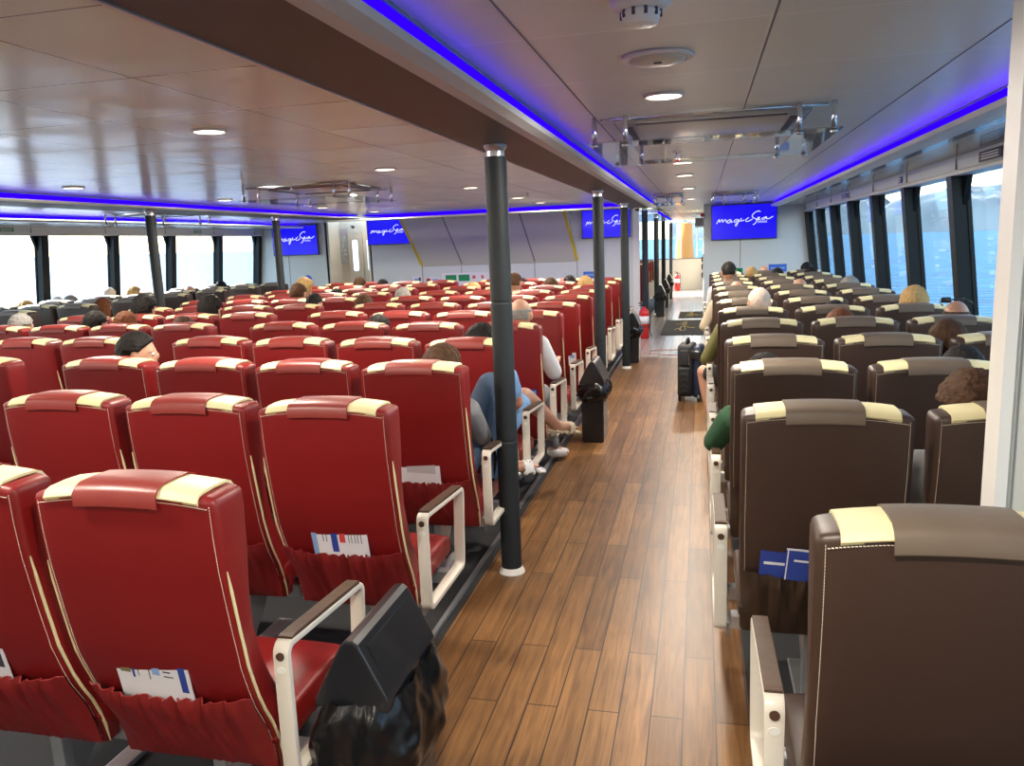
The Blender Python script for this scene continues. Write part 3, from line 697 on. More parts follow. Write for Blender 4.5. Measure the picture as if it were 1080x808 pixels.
def ribbon(x0, x1, off, dback, dfront, n=10, th=.004):
    """leather strap over the top of the back, following its curve, with thickness"""
    bm = nb(); T = thk(1.12)
    def prof(x, o):
        zt = ztop(x)+o
        return [(ybk(1.1)-.004-o, zt-dback), (ybk(1.1)-.004-o, zt-.022), (.003-o*.6, zt-.008), (.014, zt), (T*.5, zt+.002), (T-.010, zt), (T+.004+o*.6, zt-.008), (T+.012+o, zt-.022), (T+.012+o, zt-dfront)]
    def grid(o):
        return [[bm.verts.new((x0+(x1-x0)*i/n, y, z)) for y, z in prof(x0+(x1-x0)*i/n, o)] for i in range(n+1)]
    A, Bt = grid(off), grid(off-th); m = len(A[0])
    for i in range(n):
        for j in range(m-1):
            bm.faces.new((A[i][j], A[i][j+1], A[i+1][j+1], A[i+1][j])); bm.faces.new((Bt[i+1][j], Bt[i+1][j+1], Bt[i][j+1], Bt[i][j]))
        for j in (0, m-1): bm.faces.new((A[i][j], A[i+1][j], Bt[i+1][j], Bt[i][j]))
    for i in (0, n):
        for j in range(m-1): bm.faces.new((A[i][j], A[i][j+1], Bt[i][j+1], Bt[i][j]))
    bmesh.ops.recalc_face_normals(bm, faces=bm.faces[:])
    return bm
def cushion_mesh():
    bm = nb(); N = 10; G = []
    prof = [(.20, .345), (.165, .40), (.19, .455), (.30, .462), (.45, .468), (.555, .466), (.60, .445), (.612, .40), (.595, .355)]
    for i in range(N+1):
        s = -1+2*i/N; x = s*(HW-.006); k = 1-abs(s)**5
        G.append([bm.verts.new((x, y, .40+(z-.40)*(.80+.20*k))) for y, z in prof])
    m = len(prof)
    for i in range(N):
        for j in range(m): bm.faces.new((G[i][j], G[i+1][j], G[i+1][(j+1) % m], G[i][(j+1) % m]))
    bm.faces.new(G[0]); bm.faces.new(G[N][::-1]); bmesh.ops.recalc_face_normals(bm, faces=bm.faces[:])
    return evalmesh(bm, [('BEVEL', dict(width=.012, segments=2, limit_method='ANGLE', angle_limit=math.radians(60)))])
def pocket_mesh(seed, sag=.02):
    bm = nb(); NX, NZ = 64, 12; G = []; r = random.Random(seed)
    for iz in range(NZ+1):
        t = iz/NZ; row = []
        for ix in range(NX+1):
            s = -1+2*ix/NX; ztopp = .575-sag*(1-s*s); z = .315+(ztopp-.315)*t; x = s*(hwid(z)-.010)
            edge = (1-s**6)
            puff = .010+.024*math.sin(PI*min(1, t*1.0))**.7*edge + (.016*t*edge)
            wr = mnoise.noise(Vector((s*7+seed, t*1.3, 2)))*.012*edge*(.3+t)+mnoise.noise(Vector((s*16+seed, t*2.2, 7)))*.006*edge
            ruf = .008*math.sin(ix*1.25+2*mnoise.noise(Vector((s*6, seed, 0))))*max(0, (t-.72)/.28)*edge
            zz = z+(.003*math.sin(ix*1.1+seed) if iz == NZ else 0)
            row.append(bm.verts.new((x, ybk(z)-.004-max(.003, puff+wr+ruf), zz)))
        G.append(row)
    for i in range(NZ):
        for j in range(NX): bm.faces.new((G[i][j], G[i][j+1], G[i+1][j+1], G[i+1][j]))
    return evalmesh(bm, [('SOLIDIFY', dict(thickness=.004, offset=-1))])
def piping_mesh(sx):
    bm = nb(); pts = []
    for k in range(13):
        z = .93-(.93-.31)*k/12; pts.append((sx*(hwid(z)-.001), ybk(z)+.007, z))
    tube(bm, pts, [.0018]+[.0042]*11+[.002], 6); return bm
def stitch_mesh():
    bm = nb()
    for sx in (-1, 1):
        z = 1.09
        while z > .33:
            x = sx*(hwid(z)-.017); y = ybk(z)-.0022; box(bm, x-.0005, x+.0005, y-.0004, y+.001, z-.0022, z+.0022); z -= .0066
    x = -.225
    while x < .226:
        zt = ztop(x)-.025; box(bm, x-.0022, x+.0022, ybk(1.1)-.0068, ybk(1.1)-.003, zt-.0005, zt+.0005); x += .0066
    return bm
def arm_meshes():
    """closed loop of flat bar, rounded corners, wood pad on top"""
    def loop(y0, y1, z0, z1, slope, r):
        P = []
        for a0, cy, cz in ((180, y0+r, z0+r), (270, y1-r-.03, z0+r), (0, y1-r, z1-slope-r), (90, y0+r, z1-r)):
            for k in range(5): t = math.radians(a0+k*22.5); P.append((cy+r*math.cos(t), cz+r*math.sin(t)))
        return P
    bm = nb(); O = loop(.115, .575, .335, .705, .03, .032); I = loop(.133, .557, .353, .687, .03, .018); wv = .021
    n_ = len(O); V = [[bm.verts.new((x, *p)) for p in L] for x, L in ((-wv, O), (wv, O), (wv, I), (-wv, I))]
    for i in range(n_):
        j = (i+1) % n_
        for a in range(4): b = (a+1) % 4; bm.faces.new((V[a][i], V[a][j], V[b][j], V[b][i]))
    bmesh.ops.recalc_face_normals(bm, faces=bm.faces[:])
    fr = evalmesh(bm, [('BEVEL', dict(width=.003, segments=2, limit_method='ANGLE', angle_limit=math.radians(60)))])
    bm = nb(); q = [(.145, .704), (.545, .674), (.545, .683), (.53, .686), (.16, .713), (.145, .711)]
    prism(bm, q, 'x', -.019, .019); pad = bm
    bm = nb(); lathe(bm, [(.011, 0), (.011, .003)], 18); bmesh.ops.rotate(bm, verts=bm.verts, matrix=Matrix.Rotation(PI/2, 3, 'X')); bmesh.ops.translate(bm, verts=bm.verts, vec=(0, .1155, .672)); disc = bm
    bm = nb(); lathe(bm, [(.009, 0), (.009, .002)], 16); bmesh.ops.rotate(bm, verts=bm.verts, matrix=Matrix.Rotation(PI/2, 3, 'X')); bmesh.ops.scale(bm, verts=bm.verts, vec=(1.4, 1, 1)); bmesh.ops.translate(bm, verts=bm.verts, vec=(0, .1155, .636)); badge = bm
    bm = nb(); prism(bm, [(.15, .30), (.50, .30), (.54, .36), (.49, .36), (.46, .33), (.21, .33), (.18, .36), (.13, .36)], 'x', -.030, -.0215); brk = bm
    return fr, pad, disc, badge, brk
BACK, CUSH, PIPE = back_mesh(), cushion_mesh(), [piping_mesh(1), piping_mesh(-1)]
def dat(bm, m, smooth=False):
    me = bm
    if isinstance(bm, bmesh.types.BMesh): me = bpy.data.meshes.new('m'); bm.to_mesh(me); bm.free()
    me = me.copy()
    me.materials.clear(); me.materials.append(m)
    if smooth:
        for p in me.polygons: p.use_smooth = True
    return me
def shade(me, ang=40):
    me.shade_smooth() if hasattr(me, 'shade_smooth') else None
    try: me.set_sharp_from_angle(angle=math.radians(ang))
    except Exception: pass
    return me
def mk(name, me, parent, label=None):
    o = bpy.data.objects.new(name, me); link(o, parent)
    if label: o['label'] = label
    return o
_pip = [dat(b, CREAM) for b in PIPE]; _st = dat(stitch_mesh(), STITCH)
_cream = shade(dat(ribbon(-.205, .205, .0075, .020, .03, th=.007), CREAM)); _cov = ribbon(-.118, .105, .0125, .052, .16)
_covd = dat(_cov, WHITE); ARM = arm_meshes(); _arm = [shade(dat(ARM[0], ARMW)), dat(ARM[1], ARMP), dat(ARM[2], ARMP), dat(ARM[3], mat('badge_pale', (.75, .75, .7), .3)), dat(ARM[4], GREYM)]
def base_meshes():
    bm = nb(); box(bm, -.265, .265, .24, .29, .285, .335, bev=.004); box(bm, -.265, .265, .47, .52, .285, .335, bev=.004)
    box(bm, -.20, -.17, .2, .56, .325, .352); box(bm, .17, .20, .2, .56, .325, .352)
    beam = bm
    legs = []
    bm = nb(); box(bm, -.02, .02, .245, .285, .02, .288, bev=.003); box(bm, -.035, .035, .19, .56, 0.0, .02, bev=.004); prism(bm, [(.285, .06), (.285, .24), (.47, .288), (.50, .288)], 'x', -.012, .012)
    return beam, bm
bmB, bmL = base_meshes(); _beam, _leg = dat(bmB, ALU), dat(bmL, ALU)
def proto(col):
    c = dict(red=(RED, REDC, REDP), brown=(BRN, BRNC, BRNP))[col]
    t = thing('passenger_seat', None, 'seat')
    mk('backrest', shade(dat(BACK, c[0])), t)
    mk('seat_cushion', shade(dat(CUSH, c[0])), t)
    hb = mk('headrest_band', _cream, t, 'cream leather band')
    cv = shade(dat(_covd, c[1])); mk('headrest_cover', cv, t, 'strap of lighter leather over the headrest')
    mk('storage_pocket', shade(dat(pocket_mesh(3 if col == 'red' else 8), c[2]), 60), t)
    if col == 'red':
        for p in _pip: mk('piping', p, t, 'thin cream piping')
    mk('seat_beam', _beam, t); mk('leg', _leg, t)
    mk('stitching', _st, t)
    return t
PR = {}
def add_arm(t, sx, col):
    a = mk('armrest', _arm[0], t, 'white metal armrest loop'); a.location = (sx*(HW+.054), 0, 0)
    if sx < 0: a.scale = (-1, 1, 1)
    mk('armrest_pad', _arm[1], a, 'dark wood armrest pad'); mk('recline_button', _arm[2], a); mk('badge', _arm[3], a); mk('bracket', _arm[4], a)
SEATS = []
ordn = ['first', 'second', 'third', 'fourth', 'fifth', 'sixth', 'seventh', 'eighth', 'ninth', 'tenth', 'eleventh', 'twelfth', 'thirteenth']
coln = ['on the main aisle', 'one in from the aisle', 'two in from the aisle', 'three in from the aisle']
def seat(col, x, y, label, group, arm=0, near=False):
    key = (col, arm, near)
    if key not in PR:
        t = proto(col)
        if arm: add_arm(t, arm, col)
        if not near:
            for ch in list(t.children):
                if ch.name.startswith('stitching'): bpy.data.objects.remove(ch)
        PR[key] = t
    else: t = copy_tree(PR[key])
    t.location = (x, y, zf(x)); t['label'] = label; t['group'] = group; SEATS.append(t)
    return t
def visible(x, y):
    px = [proj((x+s*HW, y, 1.1))[0] for s in (-1, 1)]
    return px[1] > -6 and px[0] < 1100
for k, y in enumerate(ROWS[:12]):
    for c in range(4):
        x = -1.025-HW-.5425*c
        if k == 0: x -= .03
        if visible(x, y): seat('red', x, y, 'red leather seat, %s row from the camera, %s' % (ordn[k], coln[c]), 'red seats right of the gap', 1 if c == 0 else 0, k < 4)
    for c in range(4):
        x = -3.47-HW-.5425*c
        if visible(x, y): seat('red', x, y, 'red seat of the left red block, %s row from camera, %s' % (ordn[k], ['at its right end', 'second from its right end', 'third from its right end', 'at its left end'][c]), 'red seats of the left block', -1 if c == 3 else 0)
for k, y in enumerate(ROWS[:13]):
    for c in range(3):
        x = .122+HW+.5425*c
        if k == 0: x += .083; y = 1.455
        if k == 0 and c > 0: continue
        if visible(x, y): seat('brown', x, y+(.02 if k else 0), 'dark brown seat by the right windows, %s row from camera, %s' % (ordn[k], ['on the aisle', 'in the middle', 'beside the window'][c]), 'brown seats by the right windows', -1 if c == 0 else 0, k < 4)
    for c in range(3):
        x = -6.72-HW-.5425*c
        y = ROWS[k]
        if k >= 5 and visible(x, y): seat('brown', x, y, 'brown seat by the left windows, %s row from camera, %s' % (ordn[k], ['at its inner end', 'in the middle', 'beside the window'][c]), 'brown seats by the left windows', 1 if c == 0 else 0)
# forward cabin seats seen through the passage
for k in range(4):
    seat('red', -1.38, 17.2+k*.9+.3, 'red seat in the forward cabin, %s row beyond the doorway' % ordn[k], 'red seats of the forward cabin', 1 if k else 1)

# leaflets in the pockets
def leaflet(x, y, w_, hh, rz, zc, lb, marks, face=PAPER, name='leaflet'):
    zc += .03; t = thing(name, lb, 'leaflet', (x, y+ybk(zc)-.0085, zc+zf(x)), 0); t.rotation_euler = (math.radians(13), rz, 0)
    obj('sheet', bx(-w_/2, w_/2, -.001, .001, -hh/2, hh/2), face, t)
    for u0, u1, v0, v1, m in marks: obj('print', bx(-w_/2+u0*w_, -w_/2+u1*w_, -.0016, -.001, -hh/2+v0*hh, -hh/2+v1*hh), m, t)
tx = [(.30, .31, .55, .9, DARKP), (.45, .46, .5, .9, DARKP), (.5, .6, .62, .85, LBLUEP), (.65, .75, .7, .73, DARKP), (.65, .78, .6, .62, DARKP)]
xA = -1.025-HW
leaflet(xA-.06, 1.50, .21, .14, math.radians(3), .575, 'white leaflet with blue bar in the pocket of the nearest red aisle seat', tx+[(.06, .2, .6, .92, mat('photo_brown', (.2, .17, .08), .5)), (.22, .25, .5, .92, BLUEP), (.86, .95, .3, .94, BLUEP)])
leaflet(xA-.545-.08, 1.50, .24, .14, math.radians(3), .575, 'white leaflet with violet print in the pocket of the second nearest red seat', tx+[(.55, .66, .4, .92, mat('print_violet', (.3, .1, .35), .5)), (.82, .95, .4, .92, DARKP)])
leaflet(xA-.0, 2.445, .22, .14, math.radians(1), .575, 'white leaflet with red figures in the pocket of the second row aisle seat', [(0, .09, 0, 1, LBLUEP), (.35, .46, .2, .93, BLUEP), (.5, .6, .5, .85, REDPR)]+[(u, u+.012, .5, .9, DARKP) for u in (.2, .26, .66, .71, .77, .82, .88)])
leaflet(xA-.02, 3.33, .22, .16, math.radians(2), .575, 'white leaflet with pale grey drawing in the pocket of the third row aisle seat', [(0, .1, .3, 1, BLUEP), (.25, .9, .5, .85, mat('pale_grey_print', (.5, .5, .52), .5))])
leaflet(xA+.17, 5.07, .07, .12, 0, .60, 'small blue leaflet in the pocket of the fifth row aisle seat', [(.1, .9, .5, .9, LBLUEP)], BLUEP)
leaflet(xA+.17, 5.95, .06, .11, 0, .60, 'small blue and white leaflet in the pocket of the sixth row aisle seat', [(.1, .9, .2, .5, PAPER)], BLUEP)
leaflet(xA+.17, 6.82, .07, .12, 0, .60, 'small white leaflet in the pocket of the seventh row aisle seat', [(.2, .8, .6, .8, LBLUEP)])
xB = .122+HW
leaflet(xB-.12, 2.465, .12, .14, math.radians(3), .585, 'blue brochure in the pocket of the brown aisle seat in the second row', [(.1, .9, .4, .47, PAPER)], BLUEP)
leaflet(xB-.04, 2.450, .13, .12, math.radians(4), .580, 'blue and white brochure leaning in front of another blue one in the brown pocket', [(.03, .06, 0, 1, PAPER), (.0, 1, .94, 1, PAPER), (.2, .9, .6, .66, PAPER)], BLUEP)
leaflet(xB+.02, 2.475, .07, .17, math.radians(14), .60, 'white leaflet standing behind the blue brochures in the brown pocket', [(.4, .6, .7, .9, BLUEP)])
leaflet(.50, 1.455, .28, .16, math.radians(6), .55, 'white leaflet with a small photo in the pocket of the nearest brown seat', [(.05, .16, .72, .9, mat('photo_brown', (.2, .17, .08), .5)), (.17, .2, .76, .86, BLUEP), (.27, .34, .6, .8, mat('pale_grey_print', (.5, .5, .52), .5)), (.25, .9, .86, .87, LBLUEP)])

# ------------------------------------------------------------------ swing lid bins
def make_bin():
    t = thing('litter_bin', None, 'bin')
    b = nb(); v = [b.verts.new(p) for p in ((-.088, .015, 0), (.088, .015, 0), (.088, .335, 0), (-.088, .335, 0), (-.096, 0, .492), (.096, 0, .492), (.096, .35, .492), (-.096, .35, .492))]
    for f in ((3, 2, 1, 0), (4, 5, 6, 7), (0, 1, 5, 4), (1, 2, 6, 5), (2, 3, 7, 6), (3, 0, 4, 7)): b.faces.new([v[i] for i in f])
    bmesh.ops.bevel(b, geom=b.edges[:], offset=.008, segments=2, affect='EDGES'); obj('bin_body', b, BLACKP, t)
    # lid: rounded prism, ridge off centre
    b = nb(); P = [(-.102, .495), (-.102, .513), (-.094, .531), (-.022, .668), (-.006, .682), (.014, .684), (.028, .674), (.095, .541), (.102, .524), (.102, .495)]
    prism(b, P, 'y', -.005, .355)
    lid = obj('lid', evalmesh(b, [('BEVEL', dict(width=.006, segments=2, limit_method='ANGLE', angle_limit=math.radians(50)))]), BLACKP, t)
    b = nb(); n_ = Vector((.149, 0, .067)).normalized()
    def onf(u, y, o): # point on right slope
        return Vector((.028+(.095-.028)*u, y, .674+(.525-.674)*u))+n_*o
    q = [onf(.12, .03, .002), onf(.12, .32, .002), onf(.88, .32, .002), onf(.88, .03, .002)]
    v = [b.verts.new(p) for p in q]+[b.verts.new(p+n_*.003) for p in q]
    for f in ((0, 1, 2, 3), (7, 6, 5, 4), (0, 4, 5, 1), (1, 5, 6, 2), (2, 6, 7, 3), (3, 7, 4, 0)): b.faces.new([v[i] for i in f])
    bmesh.ops.recalc_face_normals(b, faces=b.faces[:]); obj('swing_flap', b, BLACKP, lid)
    return t, lid
def bag_mesh(seed, z0, z1, r0=.018, amp=.02):
    bm = nb(); NU, NZ = 72, 22; G = []
    for iz in range(NZ+1):
        tt = iz/NZ; z = z1+(z0-z1)*tt; row = []
        for iu in range(NU):
            a = 2*PI*iu/NU; c_, s_ = math.cos(a), math.sin(a)
            k = (abs(c_)**4+abs(s_)**4)**-.25
            n_ = mnoise.noise(Vector((c_*2.2+seed, s_*3, tt*2.6)))*amp+abs(mnoise.noise(Vector((c_*6, s_*6+seed, tt*6))))*amp*.8
            bul = r0+.05*math.sin(PI*min(1, tt*.9+.08))**.8+n_
            lip = mnoise.noise(Vector((c_*3+seed, s_*3, 9)))*.03*tt
            row.append(bm.verts.new(((.092+bul)*k*c_, .175+(.17+bul)*k*s_, z+lip)))
        G.append(row)
    for i in range(NZ):
        for j in range(NU): bm.faces.new((G[i][j], G[i+1][j], G[i+1][(j+1) % NU], G[i][(j+1) % NU]))
    return evalmesh(bm, [('SUBSURF', dict(levels=1, render_levels=1))])
binp, lid = make_bin(); BG = 'black swing lid bins along the aisle'
me = bag_mesh(2, .20, .515, .0, .026); me.materials.append(BAGM)
for p in me.polygons: p.use_smooth = True
me2 = bag_mesh(5, .34, .51, -.012, .02); me2.materials.append(BAGM)
for p in me2.polygons: p.use_smooth = True
BINS = [(-.862, 1.70, 'foremost black bin with peaked lid and bulging liner bag beside the nearest armrest', 0),
        (-.865, 6.36, 'black bin with peaked lid and gathered liner standing between first and second pillar', 1),
        (-.90, 10.72, 'black bin with liner just behind the third pillar', 1),
        (-.84, 17.2, 'black bin by the first pillar of the forward cabin', 1), (-.84, 19.5, 'black bin farther along in the forward cabin', 1), (-.84, 22.3, 'farthest black bin in the forward cabin', 1)]
for i, (x, y, lb, bg_) in enumerate(BINS):
    o = binp if i == 0 else copy_tree(binp); o.location = (x, y, 0.001); o['label'] = lb; o['group'] = BG
    if i == 0: first = o
for i, o in enumerate([q for q in C.objects if q.get('category') == 'bin']):
    mk('liner_bag', me if o['label'].startswith('foremost') else me2, o, 'crumpled glossy black plastic bag')

# ------------------------------------------------------------------ rolling suitcase
t = thing('rolling_suitcase', 'black and navy soft rolling suitcase standing in the aisle', 'suitcase', (-.115, 8.12, 0), math.radians(-6))
b = nb(); box(b, -.115, .04, 0, .36, .05, .58, bev=.03); obj('main_compartment', b, mat('suitcase_black', (.014, .015, .018), .6, bump=(50, .4, .004)), t, True)
b = nb(); box(b, .035, .125, .01, .35, .04, .565, bev=.035); obj('back_shell', b, mat('suitcase_navy', (.010, .018, .05), .5), t, True)
b = nb(); box(b, -.10, .02, -.035, .01, .08, .36, bev=.022); q = obj('front_pocket', b, mat('suitcase_black', (.014, .015, .018), .6), t, True)
b = nb(); box(b, -.09, .01, -.028, .01, .37, .54, bev=.02); q2 = obj('front_pocket', b, mat('suitcase_black', (.014, .015, .018), .6), t, True)
b = nb()
for k in range(5): tube(b, [(-.095, -.037, .10+k*.055), (-.04, -.04, .125+k*.055), (.015, -.037, .10+k*.055)], .004, 6)
obj('elastic_cord', b, BLACKP, q)
b = nb(); tube(b, [(.005, -.034, .39), (.005, -.036, .50)], .004, 6); obj('zip_pull', b, CHROME, q2)
b = nb(); tube(b, [(-.03, .10, .575), (-.03, .11, .62), (-.03, .17, .635), (-.03, .24, .62), (-.03, .25, .575)], .014, 8); obj('carry_handle', b, BLACKP, t, True)
b = nb(); box(b, .02, .12, -.025, .04, .44, .53, bev=.015); obj('side_strap', b, BLACKP, t, True)
for x, y in ((-.09, .02), (-.09, .34), (.10, .02), (.10, .34)):
    b = nb(); lathe(b, [(.012, -.018), (.036, -.014), (.038, 0), (.036, .014), (.012, .018)], 20); bmesh.ops.rotate(b, verts=b.verts, matrix=Matrix.Rotation(PI/2, 3, 'Y')); bmesh.ops.translate(b, verts=b.verts, vec=(x, y, .038)); obj('wheel', b, BLACKP, t, True)

# extinguishers
def extinguisher(x, y, lb):
    t = thing('fire_extinguisher', lb, 'fire extinguisher', (x, y, 0), group='red fire extinguishers')
    b = nb(); lathe(b, [(.075, .0), (.085, .01), (.085, .42), (.075, .47), (.04, .50), (.025, .51), (.025, .54)], 28); obj('cylinder', b, EXTR, t, True)
    b = nb(); lathe(b, [(.0862, .25), (.0862, .38)], 28); obj('label_sheet', b, PAPER, t, True)
    b = nb(); lathe(b, [(.0875, .20), (.0875, .215)], 28); obj('strap', b, BLACKP, t, True)
    b = nb(); tube(b, [(0, 0, .54), (0, 0, .58)], .018); tube(b, [(0, 0, .575), (-.05, -.03, .60), (-.09, -.05, .60)], .009); tube(b, [(0, 0, .56), (-.08, -.05, .56)], .007); obj('valve_handle', b, BLACKP, t, True)
    b = nb(); tube(b, [(.02, 0, .56), (.07, -.02, .55), (.10, -.03, .45), (.10, -.04, .25), (.10, -.05, .1), (.13, -.07, .04)], .009, 8); obj('hose', b, BLACKP, t, True)
extinguisher(-.925, 13.5, 'red fire extinguisher standing by the doorway beside the dark pillar'); extinguisher(-.72, 25.9, 'distant red fire extinguisher below the far front window')

# mats with gold emblem, floor notice
def floor_mat(x0, x1, y0, y1, lb):
    t = thing('door_mat', lb, 'mat', ((x0+x1)/2, (y0+y1)/2, .0015)); W, L = x1-x0, y1-y0
    obj('mat_sheet', bx(-W/2, W/2, -L/2, L/2, 0, .010, bev=.003), mat('mat_olive', (.045, .040, .030), .9, bump=(150, .5, .003)), t)
    b = nb(); g_ = W/.7
    for p in ([(-.14, .3), (-.05, .32), (0, .55), (.05, .3), (0, .1), (-.05, -.1), (-.02, -.45), (.04, -.35), (.02, 0), (.10, -.1), (.2, -.15)], [(-.14, -.35), (-.09, -.2), (-.04, -.4)], [(-.02, .2), (.05, .6)]):
        tube(b, [(p_.x*g_, p_.y*L*.6, .011) for p_ in spline(p)], .008, 5)
    obj('emblem', b, mat('emblem_gold', (.55, .38, .08), .5), t)
floor_mat(-.68, .06, 13.9, 16.4, 'large dark olive mat with gold emblem on the tiles'); floor_mat(-.45, .06, 16.9, 18.3, 'smaller dark mat with gold emblem behind the large one')
t = thing('floor_notice', 'clear floor notice with red loop and small blue disc on the tiles', 'floor sign', (-.42, 11.75, .0015))
b = nb(); lathe(b, [(.04, 0), (.04, .004)], 18, (.09, 0, 0)); obj('blue_disc', b, mat('sign_cyan', (.05, .35, .6), .4), t)
b = nb(); tube(b, [(.18, .28, .002), (-.2, .28, .002), (-.33, .12, .002), (-.3, -.1, .002), (-.1, -.25, .002), (.18, -.25, .002)], .006, 5); obj('outline', b, mat('outline_red', (.35, .12, .1), .5), t)

# ------------------------------------------------------------------ people
def ico(bm, c, r, sub=2):
    g = bmesh.ops.create_icosphere(bm, subdivisions=sub, radius=1)
    m = Matrix.Translation(c) @ Matrix.Diagonal((*((r, r, r) if not isinstance(r, tuple) else r), 1))
    bmesh.ops.transform(bm, verts=g['verts'], matrix=m)
def cap(bm, pts, rs):
    """tapered limb: overlapping blobs joined by cones (fused later into one skin)"""
    pts = [Vector(p) for p in pts]
    for p, r in zip(pts, rs): ico(bm, p, r, 2)
    for a, b, ra, rb in zip(pts, pts[1:], rs, rs[1:]): tube(bm, [a, b], [ra, rb], 12)
def fuse(bm, vox, sm=2):
    return evalmesh(bm, [('REMESH', dict(mode='VOXEL', voxel_size=vox, use_smooth_shade=True)), ('SMOOTH', dict(factor=.5, iterations=sm))])
BASE = dict(pel=(0, .33, .57), belly=(0, .30, .72), chest=(0, .27, .90), neck=(0, .26, 1.03), head=(0, .285, 1.185),
            shL=(-.165, .27, .975), elL=(-.205, .33, .72), haL=(-.10, .52, .62), shR=(.165, .27, .975), elR=(.205, .33, .72), haR=(.10, .52, .62),
            hipL=(-.085, .36, .54), knL=(-.10, .74, .53), anL=(-.10, .76, .10), toL=(-.11, .89, .04),
            hipR=(.085, .36, .54), knR=(.10, .74, .53), anR=(.10, .76, .10), toR=(.11, .89, .04), turn=0,
            sleeve=.6, shorts=0)
def V3(p): return Vector(p)
def lerp(a, b, t): return V3(a).lerp(V3(b), t)
def hand(bm, el, ha):
    d = (V3(ha)-V3(el)).normalized(); u = d.cross(Vector((0, 0, 1))); u.normalize(); w_ = u.cross(d)
    pc = V3(ha)+d*.045; cap(bm, [V3(ha), pc+u*.012, pc-u*.012], [.026, .026, .026])
    for k, (off, ln) in enumerate(((-.030, .058), (-.010, .070), (.010, .074), (.030, .066))):
        s = pc+d*.025+u*off; m1 = s+d*ln*.5-w_*.006; cap(bm, [s, m1, m1+d*ln*.42-w_*.022], [.0095, .0088, .0078])
    s = V3(ha)+u*-.028+d*.02; cap(bm, [s, s-u*.026+d*.028, s-u*.030+d*.056-w_*.008], [.012, .010, .0088])
